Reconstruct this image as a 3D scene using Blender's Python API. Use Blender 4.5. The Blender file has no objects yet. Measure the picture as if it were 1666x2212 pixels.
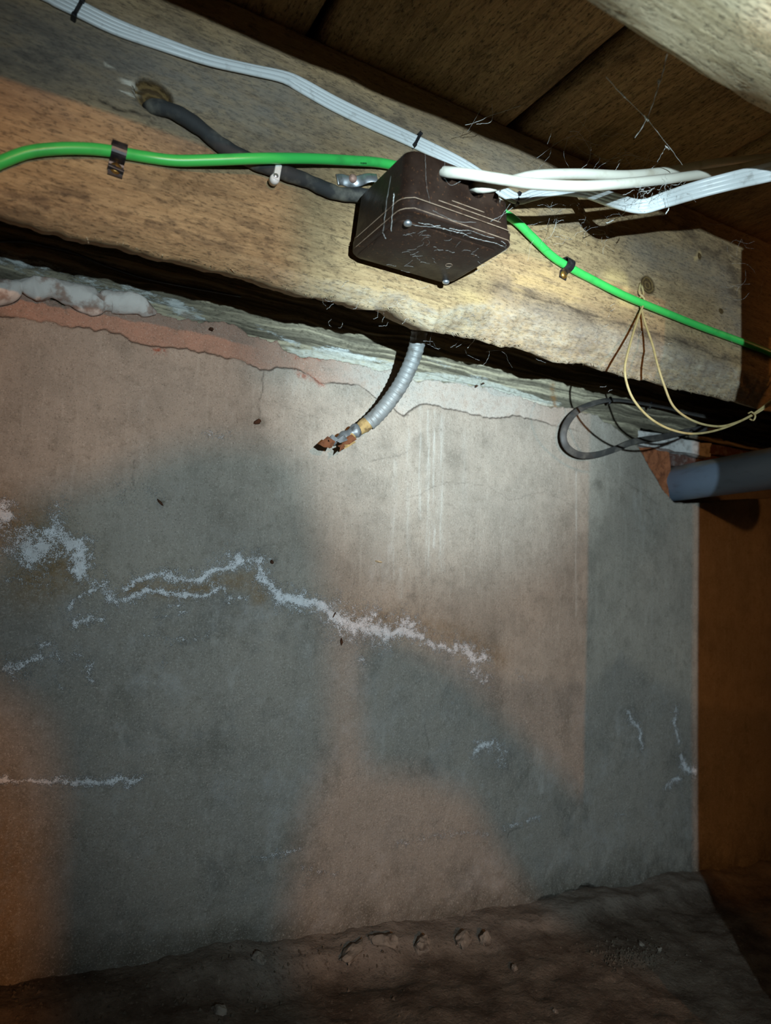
import bpy, bmesh, math, random
import numpy as np
from mathutils import Vector, Matrix, Euler

# ------------------------------------------------------------------ camera, world, lights
SC = bpy.context.scene
COL = SC.collection
F = 1475.0                                   # focal length in pixels of the 1666x2212 frame
PHI, PIT, ROL = math.radians(29.2), math.radians(4.7), math.radians(2.4)
CAM = np.array([0.0, 0.0, 0.37])
YW, YB = 0.62, 0.463                         # wall plane, front face of the floor beam


def _rx(a):
    c, s = math.cos(a), math.sin(a)
    return np.array([[1, 0, 0], [0, c, -s], [0, s, c]])


def _rz(a):
    c, s = math.cos(a), math.sin(a)
    return np.array([[c, -s, 0], [s, c, 0], [0, 0, 1]])


RC = _rz(-PHI) @ _rx(math.pi / 2 + PIT) @ _rz(ROL)
cd = bpy.data.cameras.new('camera')
cam = bpy.data.objects.new('camera', cd)
COL.objects.link(cam)
cam.matrix_world = Matrix.Translation(Vector(CAM)) @ Matrix(RC.tolist()).to_4x4()
cd.sensor_fit = 'VERTICAL'
cd.sensor_height = 24.0
cd.lens = F / 2212 * 24.0
cd.clip_start = 0.01
cd.dof.use_dof = True
cd.dof.focus_distance = 0.60
cd.dof.aperture_fstop = 5.0
SC.camera = cam

wd = bpy.data.worlds.new('world')
SC.world = wd
wd.use_nodes = True
wd.node_tree.nodes['Background'].inputs[0].default_value = (0.9, 0.55, 0.28, 1)
wd.node_tree.nodes['Background'].inputs[1].default_value = 0.0025

SC.view_settings.view_transform = 'Standard'
SC.view_settings.look = 'None'
SC.view_settings.gamma = 1.0
SC.view_settings.use_curve_mapping = False
SC.view_settings.exposure = 0.0

HEAD = Vector((0.02, -0.30, 0.41))           # the cool head torch just behind the camera
AIM = Vector((0.435, 0.62, 0.572))
WARM = Vector((0.05, -1.0, 0.57))            # a warm work lamp further back


def spot(name, loc, aim, power, col, size, blend, rad):
    l = bpy.data.lights.new(name, 'SPOT')
    l.energy = power
    l.color = col
    l.spot_size = math.radians(size)
    l.spot_blend = blend
    l.shadow_soft_size = rad
    o = bpy.data.objects.new(name, l)
    COL.objects.link(o)
    o.location = loc
    o.rotation_euler = (aim - loc).to_track_quat('-Z', 'Y').to_euler()
    return o


COOL = (0.75, 0.97, 1.07)
spot('torch_spill', HEAD, AIM + Vector((0.14, 0, -0.05)), 28.5, COOL, 88, 1.0, 0.0035)
spot('torch_core', HEAD, AIM, 70.0, COOL, 29, 1.0, 0.0035)
spot('work_lamp', WARM, Vector((0.12, 0.62, 0.17)), 32.0, (1.0, 0.42, 0.12), 76, 1.0, 0.010)

# ------------------------------------------------------------------ helpers
rnd = random.Random(7)


def ray(u, v):
    return RC @ np.array([(u - 833) / F, -(v - 1106) / F, -1.0])


def at(u, v, Y):
    """world point seen at pixel (u, v) at depth plane y = Y"""
    d = ray(u, v)
    return CAM + d * (Y / d[1])


def lin(r, g, b):
    f = lambda c: c / 12.92 if c <= 0.04045 else ((c + 0.055) / 1.055) ** 2.4
    return (f(r / 255), f(g / 255), f(b / 255), 1.0)


_tab = np.random.RandomState(3).rand(8, 256, 256)


def vn(x, y, seed=0):
    xi = np.floor(x).astype(int)
    yi = np.floor(y).astype(int)
    fx, fy = x - xi, y - yi
    fx = fx * fx * (3 - 2 * fx)
    fy = fy * fy * (3 - 2 * fy)
    T = _tab[seed % 8]
    a, b = T[xi % 256, yi % 256], T[(xi + 1) % 256, yi % 256]
    c, d = T[xi % 256, (yi + 1) % 256], T[(xi + 1) % 256, (yi + 1) % 256]
    return (a * (1 - fx) + b * fx) * (1 - fy) + (c * (1 - fx) + d * fx) * fy


def fbm(x, y, o=4, seed=0):
    s, a, t = 0, 1.0, 0
    for k in range(o):
        s = s + a * (vn(x * 2 ** k + 17.3 * k, y * 2 ** k + 5.1 * k, seed + k) - 0.5)
        t += a
        a *= 0.5
    return s / t * 2


def sstep(a, b, x):
    t = np.clip((x - a) / (b - a), 0, 1)
    return t * t * (3 - 2 * t)


def pdist(X, Z, pts):
    """distance of the points (X, Z) to a polyline, all in metres"""
    best = np.full(X.shape, 9.0)
    for (ax, az), (bx, bz) in zip(pts[:-1], pts[1:]):
        dx, dz = bx - ax, bz - az
        L2 = dx * dx + dz * dz + 1e-12
        t = np.clip(((X - ax) * dx + (Z - az) * dz) / L2, 0, 1)
        best = np.minimum(best, np.hypot(X - ax - t * dx, Z - az - t * dz))
    return best


def w2(pts, Y=YW):
    return [(lambda p: (p[0], p[2]))(at(u, v, Y)) for u, v in pts]


def inpoly(X, Z, poly):
    r = np.zeros(X.shape, bool)
    n = len(poly)
    for i in range(n):
        x1, z1 = poly[i]
        x2, z2 = poly[(i + 1) % n]
        c = ((z1 > Z) != (z2 > Z)) & (X < (x2 - x1) * (Z - z1) / (z2 - z1 + 1e-12) + x1)
        r ^= c
    return r


def link(name, me, mat=None, parent=None, smooth=True):
    o = bpy.data.objects.new(name, me)
    COL.objects.link(o)
    if mat:
        me.materials.clear()
        me.materials.append(mat)
    if parent:
        o.parent = parent
    if smooth:
        me.polygons.foreach_set('use_smooth', [True] * len(me.polygons))
    return o


def mesh(name, V, Fc, mat=None, parent=None, smooth=True):
    me = bpy.data.meshes.new(name)
    me.from_pydata([tuple(map(float, v)) for v in V], [], Fc)
    me.update()
    return link(name, me, mat, parent, smooth)


def tag(o, label, cat, group=None):
    o['label'] = label
    o['category'] = cat
    if group:
        o['group'] = group
    return o


def struct(o):
    o['kind'] = 'structure'
    return o


def empty(name, loc):
    o = bpy.data.objects.new(name, None)
    COL.objects.link(o)
    o.empty_display_size = 0.01
    o.location = tuple(map(float, loc))
    bpy.context.view_layer.update()
    return o


def own(child, parent):
    child.parent = parent
    child.matrix_parent_inverse = Matrix.Translation(-parent.location)
    return child


def gridmesh(name, P, attrs, mat, closed=False, parent=None):
    """P: (rows, cols, 3) array"""
    R_, C_, _ = P.shape
    me = bpy.data.meshes.new(name)
    idx = np.arange(R_ * C_).reshape(R_, C_)
    if closed:
        idx = np.vstack([idx, idx[:1]])
    a, b, c, d = idx[:-1, :-1], idx[:-1, 1:], idx[1:, 1:], idx[1:, :-1]
    q = np.stack([a, b, c, d], -1).reshape(-1, 4)
    me.vertices.add(R_ * C_)
    me.vertices.foreach_set('co', P.reshape(-1).astype(np.float32))
    me.loops.add(q.size)
    me.loops.foreach_set('vertex_index', q.reshape(-1).astype(np.int32))
    me.polygons.add(len(q))
    me.polygons.foreach_set('loop_start', np.arange(0, q.size, 4, dtype=np.int32))
    me.update(calc_edges=True)
    for k, v in attrs.items():
        at_ = me.attributes.new(k, 'FLOAT', 'POINT')
        at_.data.foreach_set('value', np.clip(v, -10, 10).reshape(-1).astype(np.float32))
    me.validate()
    return link(name, me, mat, parent)


def catmull(P, n):
    P = np.asarray(P, float)
    P = np.vstack([2 * P[0] - P[1], P, 2 * P[-1] - P[-2]])
    seg = np.linalg.norm(np.diff(P[1:-1], axis=0), axis=1)
    cum = np.concatenate([[0], np.cumsum(seg)])
    out = []
    for s in np.linspace(0, cum[-1], n):
        i = min(np.searchsorted(cum, s, 'right') - 1, len(seg) - 1)
        t = (s - cum[i]) / (seg[i] + 1e-12)
        p0, p1, p2, p3 = P[i], P[i + 1], P[i + 2], P[i + 3]
        out.append(0.5 * ((2 * p1) + (-p0 + p2) * t + (2 * p0 - 5 * p1 + 4 * p2 - p3) * t ** 2 + (-p0 + 3 * p1 - 3 * p2 + p3) * t ** 3))
    return np.array(out)


def sweep(name, pts, rw, rt=None, n=60, ns=12, mat=None, parent=None, up=(0, -1, 0), radf=None, cap=True, twist=None, flat_n=2.0, smooth_path=True):
    """tube through pts; rw = half width along the side, rt = half thickness along up"""
    P = catmull(pts, n) if smooth_path else np.asarray(pts, float)
    n = len(P)
    rt = rw if rt is None else rt
    T = np.gradient(P, axis=0)
    T /= np.linalg.norm(T, axis=1)[:, None] + 1e-12
    V, Fc = [], []
    U0 = np.array(up, float)
    for i in range(n):
        t = T[i]
        U = U0 - t * np.dot(U0, t)
        if np.linalg.norm(U) < 1e-3:
            U = np.array([1, 0, 0.]) - t * t[0]
        U /= np.linalg.norm(U)
        S = np.cross(t, U)
        if twist is not None:
            a = twist(i / (n - 1))
            U, S = U * math.cos(a) + S * math.sin(a), S * math.cos(a) - U * math.sin(a)
        k = radf(i / (n - 1)) if radf else 1.0
        for j in range(ns):
            a = 2 * math.pi * j / ns
            ca, sa = math.cos(a), math.sin(a)
            ca = math.copysign(abs(ca) ** (2 / flat_n), ca)
            sa = math.copysign(abs(sa) ** (2 / flat_n), sa)
            V.append(P[i] + (S * ca * rw + U * sa * rt) * k)
    for i in range(n - 1):
        for j in range(ns):
            j2 = (j + 1) % ns
            Fc.append((i * ns + j, i * ns + j2, (i + 1) * ns + j2, (i + 1) * ns + j))
    if cap:
        Fc.append(tuple(range(ns))[::-1])
        Fc.append(tuple((n - 1) * ns + j for j in range(ns)))
    return mesh(name, V, Fc, mat, parent)


def box_v(c, h, rot=None):
    V = []
    for sx in (-1, 1):
        for sy in (-1, 1):
            for sz in (-1, 1):
                d = Vector((sx * h[0], sy * h[1], sz * h[2]))
                if rot is not None:
                    d = rot @ d
                V.append(tuple(Vector(c) + d))
    Fc = [(0, 1, 3, 2), (4, 6, 7, 5), (0, 4, 5, 1), (2, 3, 7, 6), (0, 2, 6, 4), (1, 5, 7, 3)]
    return V, Fc


def bevel(o, w, seg=2):
    bm = bmesh.new()
    bm.from_mesh(o.data)
    bmesh.ops.recalc_face_normals(bm, faces=bm.faces)
    bmesh.ops.bevel(bm, geom=list(bm.edges), offset=w, segments=seg, affect='EDGES', profile=0.6)
    bm.to_mesh(o.data)
    bm.free()
    return o


def box(name, c, h, mat, parent=None, rot=None, bev=0.0):
    V, Fc = box_v(c, h, rot)
    o = mesh(name, V, Fc, mat, parent, smooth=False)
    if bev:
        bevel(o, bev)
    return o


def disc_lathe(name, c, axis, prof, mat, parent=None, ns=16):
    """prof: list of (radius, height along axis)"""
    A = Vector(axis).normalized()
    S = A.orthogonal().normalized()
    T = A.cross(S)
    V, Fc = [], []
    c = Vector([float(q) for q in c])
    for r, h in prof:
        for j in range(ns):
            a = 2 * math.pi * j / ns
            V.append(c + A * h + (S * math.cos(a) + T * math.sin(a)) * r)
    for i in range(len(prof) - 1):
        for j in range(ns):
            j2 = (j + 1) % ns
            Fc.append((i * ns + j, i * ns + j2, (i + 1) * ns + j2, (i + 1) * ns + j))
    Fc.append(tuple(range(ns))[::-1])
    Fc.append(tuple((len(prof) - 1) * ns + j for j in range(ns)))
    return mesh(name, V, Fc, mat, parent)


# ------------------------------------------------------------------ node helpers
class Mat:
    def __init__(s, name, rough=0.8, spec=0.3, metal=0.0):
        s.m = bpy.data.materials.new(name)
        s.m.use_nodes = True
        s.t = s.m.node_tree
        s.b = s.t.nodes['Principled BSDF']
        s.b.inputs['Roughness'].default_value = rough
        s.b.inputs['Specular IOR Level'].default_value = spec
        s.b.inputs['Metallic'].default_value = metal
        s.pos = s.t.nodes.new('ShaderNodeNewGeometry').outputs['Position']

    def _in(s, sock, v):
        if isinstance(v, (int, float)):
            sock.default_value = v
        elif isinstance(v, tuple):
            sock.default_value = v
        else:
            s.t.links.new(v, sock)

    def attr(s, n):
        a = s.t.nodes.new('ShaderNodeAttribute')
        a.attribute_name = n
        return a.outputs['Fac']

    def noise(s, scale, stretch=(1, 1, 1), detail=4.0, rough=0.55, dist=0.0):
        mp = s.t.nodes.new('ShaderNodeMapping')
        mp.inputs['Scale'].default_value = stretch
        s.t.links.new(s.pos, mp.inputs['Vector'])
        n = s.t.nodes.new('ShaderNodeTexNoise')
        n.inputs['Scale'].default_value = scale
        n.inputs['Detail'].default_value = detail
        n.inputs['Roughness'].default_value = rough
        n.inputs['Distortion'].default_value = dist
        s.t.links.new(mp.outputs[0], n.inputs['Vector'])
        return n.outputs['Fac']

    def voro(s, scale, stretch=(1, 1, 1)):
        mp = s.t.nodes.new('ShaderNodeMapping')
        mp.inputs['Scale'].default_value = stretch
        s.t.links.new(s.pos, mp.inputs['Vector'])
        n = s.t.nodes.new('ShaderNodeTexVoronoi')
        n.inputs['Scale'].default_value = scale
        s.t.links.new(mp.outputs[0], n.inputs['Vector'])
        return n.outputs['Distance']

    def math(s, op, a, b=0.0, c=0.0, clamp=False):
        n = s.t.nodes.new('ShaderNodeMath')
        n.operation = op
        n.use_clamp = clamp
        for i, v in enumerate((a, b, c)):
            s._in(n.inputs[i], v)
        return n.outputs[0]

    def rng(s, v, a, b, c=0.0, d=1.0):
        n = s.t.nodes.new('ShaderNodeMapRange')
        n.clamp = True
        n.interpolation_type = 'SMOOTHSTEP'
        for k, x in zip(('Value', 'From Min', 'From Max', 'To Min', 'To Max'), (v, a, b, c, d)):
            s._in(n.inputs[k], x)
        return n.outputs[0]

    def mix(s, f, a, b, mode='MIX'):
        n = s.t.nodes.new('ShaderNodeMix')
        n.data_type = 'RGBA'
        n.blend_type = mode
        n.clamp_factor = True
        s._in(n.inputs[0], f)
        s._in(n.inputs[6], a)
        s._in(n.inputs[7], b)
        return n.outputs[2]

    def color(s, c):
        s._in(s.b.inputs['Base Color'], c)

    def bump(s, h, dist=0.001, strength=1.0):
        n = s.t.nodes.new('ShaderNodeBump')
        n.inputs['Distance'].default_value = dist
        n.inputs['Strength'].default_value = strength
        s.t.links.new(h, n.inputs['Height'])
        s.t.links.new(n.outputs[0], s.b.inputs['Normal'])


def plain(name, col, rough=0.6, spec=0.3, metal=0.0, dirt=None, dscale=90.0, amt=0.6, bump=0.0, lo=0.45, hi=0.75, stretch=(1, 1, 1)):
    m = Mat(name, rough, spec, metal)
    if dirt:
        n = m.noise(dscale, stretch, 5)
        m.color(m.mix(m.rng(n, lo, hi, 0, amt), col, dirt))
        if bump:
            m.bump(n, bump)
    else:
        m.color(col)
    return m.m


# ---- plaster wall
def wall_material():
    m = Mat('plaster_wall', 0.92, 0.15)
    big = m.noise(7, detail=5)
    mid = m.noise(34, detail=6, rough=0.65)
    fine = m.noise(700, detail=4, rough=0.7)
    grit = m.noise(1500, detail=2)
    blot = m.noise(110, detail=5, rough=0.7)
    brush = m.noise(60, (3.0, 1, 0.35), 5, 0.7)
    base = m.mix(m.rng(big, 0.3, 0.7), lin(172, 160, 146), lin(150, 142, 131))
    base = m.mix(m.rng(mid, 0.42, 0.72, 0, 0.5), base, lin(126, 119, 108))
    base = m.mix(m.rng(brush, 0.5, 0.72, 0, 0.3), base, lin(186, 178, 166))
    # damp lower zone
    base = m.mix(m.math('MULTIPLY', m.attr('damp'), m.rng(mid, 0.2, 0.75, 0.7, 0.3)), base, lin(112, 110, 106))
    # faint salt haze in the damp zone
    hz = m.math('MULTIPLY', m.attr('damp'), m.rng(m.noise(22, detail=8, rough=0.75), 0.5, 0.7, 0, 0.42))
    base = m.mix(m.math('MULTIPLY', hz, m.rng(fine, 0.35, 0.6)), base, lin(178, 178, 178))
    dk = m.rng(m.noise(15, (1, 1, 0.8), 8, 0.72), 0.5, 0.68, 0, 0.5)
    base = m.mix(m.math('MULTIPLY', dk, m.rng(m.attr('damp'), 0, 1, 0.45, 1)), base, lin(84, 82, 76))
    base = m.mix(m.math('MULTIPLY', m.rng(m.noise(19, (1.4, 1, 0.5), 8, 0.75), 0.56, 0.72, 0, 0.45), m.rng(fine, 0.3, 0.6, 0.3, 1)), base, lin(188, 184, 178))
    # pink undercoat above the break line
    base = m.mix(m.attr('pink'), base, m.mix(m.rng(mid, 0.3, 0.7), lin(168, 134, 116), lin(156, 128, 112)))
    base = m.mix(m.math('MULTIPLY', m.attr('pale'), m.rng(blot, 0.3, 0.6, 0.3, 1)), base, lin(184, 179, 170))
    base = m.mix(m.math('MULTIPLY', m.attr('sandy'), m.rng(blot, 0.3, 0.6, 0.35, 1.0)), base, lin(128, 106, 78))
    base = m.mix(m.math('MULTIPLY', m.attr('brick'), m.rng(blot, 0.4, 0.55)), base, lin(150, 80, 58))
    base = m.mix(m.math('MULTIPLY', m.attr('streak'), m.rng(m.noise(60, (5, 1, 0.4), 5, 0.7), 0.36, 0.66)), base, lin(200, 199, 192))
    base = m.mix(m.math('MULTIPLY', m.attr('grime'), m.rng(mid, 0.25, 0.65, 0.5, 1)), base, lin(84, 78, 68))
    # sand grains
    base = m.mix(m.rng(blot, 0.5, 0.75, 0, 0.4), base, lin(98, 90, 78))
    base = m.mix(m.rng(fine, 0.56, 0.72, 0, 0.6), base, lin(86, 77, 66))
    base = m.mix(m.rng(fine, 0.44, 0.30, 0, 0.45), base, lin(204, 196, 184))
    base = m.mix(m.rng(m.voro(330), 0.0, 0.17, 0.75, 0.0), base, lin(46, 40, 34))
    base = m.mix(m.rng(m.voro(210), 0.0, 0.07, 0.8, 0.0), base, lin(230, 224, 214))
    gr = m.math('MULTIPLY', m.rng(m.noise(480, detail=5, rough=0.8), 0.52, 0.66), m.rng(m.attr('damp'), 0, 1, 0.18, 0.5))
    base = m.mix(gr, base, lin(176, 171, 163))
    base = m.mix(m.rng(m.noise(560, (1, 1, 1.01), 4, 0.8), 0.57, 0.7, 0, 0.5), base, lin(66, 60, 52))
    # salt bloom: the traced strength broken up into grains
    sp = m.math('ADD', m.math('MULTIPLY', m.math('SUBTRACT', grit, 0.5), 1.5), m.math('MULTIPLY', m.math('SUBTRACT', m.noise(160, detail=6, rough=0.8), 0.5), 1.7))
    s = m.math('MULTIPLY', m.rng(m.math('ADD', m.attr('salt'), sp), 0.34, 0.52), m.rng(m.attr('salt'), 0.02, 0.22))
    base = m.mix(m.math('MULTIPLY', s, m.rng(blot, 0.3, 0.6, 0.95, 0.7)), base, lin(222, 223, 226))
    base = m.mix(m.attr('crack'), base, lin(34, 27, 22))
    m.color(base)
    h = m.math('ADD', m.math('MULTIPLY', fine, 0.55), m.math('MULTIPLY', mid, 0.6))
    h = m.math('ADD', h, m.math('MULTIPLY', blot, 0.5))
    h = m.math('ADD', h, m.math('MULTIPLY', s, 0.35))
    m.bump(h, 0.0024, 1.0)
    return m.m


def wood_material(name, a, b, dark, grain=1.0, extra=None, axis=0, bump=0.0012):
    st = [22.0, 22.0, 22.0]
    st[axis] = 1.6
    st = tuple(st)
    m = Mat(name, 0.82, 0.2)
    g1 = m.noise(9 * grain, st, 6, 0.65, 0.4)
    g2 = m.noise(34 * grain, st, 4, 0.6)
    mid = m.noise(16, tuple(1.0 if i != axis else 0.45 for i in range(3)), 6, 0.65)
    pits = m.noise(150, tuple(1.0 if i != axis else 0.35 for i in range(3)), 3, 0.7)
    c = m.mix(m.rng(g1, 0.3, 0.7), a, b)
    c = m.mix(m.rng(g2, 0.5, 0.78, 0, 0.55), c, dark)
    c = m.mix(m.rng(mid, 0.46, 0.74, 0, 0.6), c, dark)
    fl = m.noise(520, tuple(1.0 if i != axis else 0.34 for i in range(3)), 4, 0.75)
    c = m.mix(m.rng(fl, 0.54, 0.68, 0, 0.75), c, dark)
    c = m.mix(m.rng(fl, 0.44, 0.32, 0, 0.4), c, tuple(min(1.0, x * 1.35) for x in a[:3]) + (1.0,))
    c = m.mix(m.rng(pits, 0.60, 0.72, 0, 0.6), c, dark)
    h = m.math('ADD', m.math('ADD', m.math('MULTIPLY', g1, 0.6), m.math('MULTIPLY', g2, 0.35)), m.math('ADD', m.math('MULTIPLY', m.rng(pits, 0.55, 0.72), -0.3), m.math('MULTIPLY', m.rng(fl, 0.5, 0.7), -0.3)))
    if extra:
        c, h = extra(m, c, h)
    m.color(c)
    m.bump(h, bump, 0.9)
    return m.m


def beam_extra(m, c, h):
    sp = m.noise(70, (0.4, 1, 1), 5, 0.7)
    c = m.mix(m.math('MULTIPLY', m.attr('grey'), m.rng(sp, 0.3, 0.6, 0.55, 1.0)), c, lin(112, 110, 106))
    c = m.mix(m.math('MULTIPLY', m.attr('stain'), m.rng(sp, 0.42, 0.6, 0.1, 0.9)), c, lin(58, 47, 40))
    c = m.mix(m.math('MULTIPLY', m.attr('pale'), m.rng(m.noise(60, (0.25, 1, 3), 4, 0.7), 0.35, 0.55)), c, lin(200, 170, 118))
    c = m.mix(m.math('MULTIPLY', m.attr('wane'), m.rng(m.noise(240, (0.5, 1, 1), 5, 0.75), 0.35, 0.6, 0.75, 0.25)), c, m.mix(m.rng(sp, 0.35, 0.65), lin(170, 160, 142), lin(132, 122, 112)))
    kr = m.attr('knot')
    ring = m.math('SINE', m.math('ADD', m.math('MULTIPLY', kr, 17.0), m.math('MULTIPLY', sp, 16.0)))
    kc = m.mix(m.rng(ring, -0.6, 0.8), lin(72, 56, 34), lin(104, 83, 50))
    c = m.mix(m.rng(kr, 0.03, 0.25), c, kc)
    h = m.math('ADD', h, m.math('MULTIPLY', m.math('MULTIPLY', ring, m.rng(kr, 0.03, 0.25)), 0.25))
    c = m.mix(m.attr('crack'), c, lin(26, 20, 15))
    c = m.mix(m.math('MULTIPLY', m.attr('white'), m.rng(m.noise(120, (0.2, 1, 2), 3), 0.4, 0.55)), c, lin(214, 206, 190))
    return c, h


def plate_extra(m, c, h):
    n = m.noise(45, (0.5, 1, 1.6), 9, 0.8)
    w = m.rng(m.math('ADD', m.attr('paint'), n), 0.92, 1.02)
    c = m.mix(m.rng(m.attr('ridge'), -0.35, 0.35, 0.85, 0.0), c, lin(74, 69, 58))
    c = m.mix(m.rng(m.attr('ridge'), 0.1, 0.5, 0.0, 0.6), c, lin(176, 166, 140))
    c = m.mix(m.math('MULTIPLY', w, 0.7), c, lin(188, 194, 192))
    c = m.mix(m.math('MULTIPLY', m.rng(m.math('ADD', m.attr('lime'), n), 0.9, 1.1, 0, 0.8), m.rng(m.noise(220, (1, 1, 1), 5, 0.8), 0.3, 0.55, 0.35, 1)), c, lin(172, 172, 162))
    c = m.mix(m.math('MULTIPLY', m.attr('rust'), m.rng(n, 0.4, 0.6)), c, lin(120, 84, 44))
    return c, m.math('ADD', h, m.math('MULTIPLY', w, 0.2))


M_wall = wall_material()
M_beam = wood_material('beam_wood', lin(168, 143, 106), lin(144, 119, 86), lin(88, 73, 56), extra=beam_extra)
M_joist = wood_material('near_joist_wood', lin(214, 198, 164), lin(176, 158, 122), lin(88, 78, 62), 0.5)
M_plate = wood_material('weathered_plate', lin(150, 142, 120), lin(126, 120, 103), lin(86, 81, 70), 0.8, plate_extra)
M_board = wood_material('floorboard_wood', lin(190, 150, 104), lin(156, 120, 80), lin(60, 44, 30), 0.9, axis=1, bump=0.002)
M_post = wood_material('post_wood', lin(150, 124, 88), lin(128, 104, 72), lin(78, 62, 44), axis=2)
M_green = plain('green_pvc', lin(62, 190, 88), 0.35, 0.5, dirt=lin(48, 130, 66), dscale=60, amt=0.5, lo=0.5)
M_white = plain('white_pvc', lin(206, 210, 210), 0.38, 0.5, dirt=lin(150, 150, 146), dscale=120, amt=0.6, lo=0.55)
M_cream = plain('cream_pvc', lin(206, 202, 188), 0.36, 0.5, dirt=lin(168, 158, 138), dscale=70, amt=0.6, lo=0.52)
M_rubber = plain('dusty_black_rubber', lin(50, 50, 50), 0.75, 0.25, dirt=lin(112, 108, 98), dscale=70, amt=0.8, bump=0.0006, lo=0.42, hi=0.72)
M_strip = plain('dusty_flat_cable', lin(62, 60, 58), 0.55, 0.35, dirt=lin(112, 106, 98), dscale=55, amt=0.7)
M_black = plain('black_plastic', lin(26, 26, 30), 0.4, 0.5, dirt=lin(84, 80, 76), dscale=140, amt=0.5)
M_wclip = plain('white_clip_plastic', lin(210, 212, 210), 0.45, 0.45, dirt=lin(150, 146, 136), dscale=200, amt=0.6)
M_steel = plain('zinc_steel', lin(176, 180, 184), 0.38, 0.5, 0.8, dirt=lin(96, 92, 86), dscale=150, amt=0.8)
M_brass = plain('brass_screw', lin(198, 156, 84), 0.35, 0.5, 0.9, dirt=lin(110, 76, 40), dscale=300, amt=0.7)
M_pinkscrew = plain('dull_screw', lin(176, 140, 126), 0.6, 0.4, 0.3, dirt=lin(110, 84, 74), dscale=300, amt=0.7)
M_conduit = plain('galvanised_conduit', lin(126, 128, 127), 0.55, 0.4, 0.25, dirt=lin(92, 89, 83), dscale=130, amt=0.8, bump=0.0004)
M_rust = plain('rusty_iron', lin(104, 64, 42), 0.9, 0.15, dirt=lin(60, 40, 28), dscale=220, amt=0.9, bump=0.0006)
M_paper = plain('brown_paper_wrap', lin(154, 128, 84), 0.85, 0.2, dirt=lin(70, 50, 34), dscale=160, amt=0.95, bump=0.0006)
M_lead = plain('torn_lead_sheath', lin(112, 116, 118), 0.5, 0.4, 0.4, dirt=lin(52, 48, 44), dscale=200, amt=0.8, bump=0.0005)
M_yellow = plain('yellowed_wire', lin(164, 146, 102), 0.55, 0.35, dirt=lin(128, 106, 62), dscale=160, amt=0.7)
def pipe_material():
    m = Mat('grey_plastic_pipe', 0.45, 0.4)
    c = m.mix(m.rng(m.noise(30, (4, 0.6, 4), 5), 0.5, 0.75, 0, 0.5), lin(112, 127, 146), lin(86, 92, 100))
    g = m.t.nodes.new('ShaderNodeNewGeometry')
    sx = m.t.nodes.new('ShaderNodeSeparateXYZ')
    m.t.links.new(g.outputs['Normal'], sx.inputs[0])
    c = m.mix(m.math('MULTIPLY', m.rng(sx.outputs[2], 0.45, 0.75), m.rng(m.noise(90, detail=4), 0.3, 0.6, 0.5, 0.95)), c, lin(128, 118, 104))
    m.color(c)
    return m.m


M_pipe = pipe_material()
M_foam = plain('mortar_foam', lin(204, 196, 188), 0.9, 0.15, dirt=lin(142, 112, 96), dscale=60, amt=0.85, bump=0.002, lo=0.5, hi=0.66)
M_brick = plain('red_brick', lin(150, 94, 64), 0.95, 0.1, dirt=lin(100, 60, 44), dscale=160, amt=0.9, bump=0.0015)
M_dbrick = plain('sooty_brick', lin(92, 66, 58), 0.95, 0.1, dirt=lin(150, 140, 136), dscale=120, amt=0.6, bump=0.0015)
M_mortar = plain('white_mortar', lin(196, 194, 190), 0.95, 0.1, dirt=lin(128, 122, 116), dscale=110, amt=0.9, bump=0.0018)
def soil_material():
    m = Mat('soil', 1.0, 0.05)
    n = m.noise(24, detail=7, rough=0.65)
    f = m.noise(260, detail=4, rough=0.7)
    c = m.mix(m.rng(n, 0.35, 0.68), lin(98, 88, 78), lin(68, 58, 50))
    c = m.mix(m.math('MULTIPLY', m.attr('rubble'), m.rng(n, 0.3, 0.65, 1.0, 0.5)), c, lin(126, 117, 108))
    c = m.mix(m.rng(f, 0.54, 0.72, 0, 0.6), c, lin(46, 38, 32))
    c = m.mix(m.rng(f, 0.42, 0.30, 0, 0.4), c, lin(136, 126, 114))
    m.color(c)
    m.bump(m.math('ADD', f, n), 0.0016)
    return m.m


M_soil = soil_material()
M_stone = plain('stone', lin(122, 113, 103), 0.95, 0.1, dirt=lin(54, 46, 40), dscale=120, amt=0.9, bump=0.001)
M_grit = plain('grit', lin(84, 75, 65), 0.95, 0.1, dirt=lin(50, 43, 37), dscale=200, amt=0.9)
M_web = plain('cobweb_silk', lin(214, 214, 210), 0.9, 0.1)
M_webd = plain('dusty_thread', lin(160, 140, 112), 0.95, 0.1)


def bakelite():
    m = Mat('brown_bakelite', 0.4, 0.22)
    n = m.noise(420, detail=4, rough=0.7)
    n2 = m.noise(60, detail=4)
    c = m.mix(m.rng(n2, 0.3, 0.7), lin(34, 23, 18), lin(45, 31, 23))
    c = m.mix(m.rng(n, 0.58, 0.75, 0, 0.8), c, lin(112, 74, 48))
    dust = m.rng(m.noise(95, (1, 1, 1), 6, 0.8, 1.5), 0.66, 0.78, 0, 0.3)
    c = m.mix(dust, c, lin(150, 142, 134))
    m.color(c)
    m._in(m.b.inputs['Roughness'], m.rng(n2, 0.3, 0.7, 0.40, 0.60))
    m.bump(n, 0.0002)
    return m.m


M_box = bakelite()
M_seam = plain('bakelite_worn_edge', lin(150, 128, 108), 0.5, 0.4, dirt=lin(84, 58, 44), dscale=200, amt=0.9)


# ------------------------------------------------------------------ the plaster wall
def axis_grid(lo, hi, step, out_lo, out_hi, n_out=14):
    a = np.linspace(out_lo, lo, n_out, endpoint=False)
    b = np.arange(lo, hi, step)
    c = np.linspace(hi, out_hi, n_out)
    return np.concatenate([a, b, c])


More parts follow.
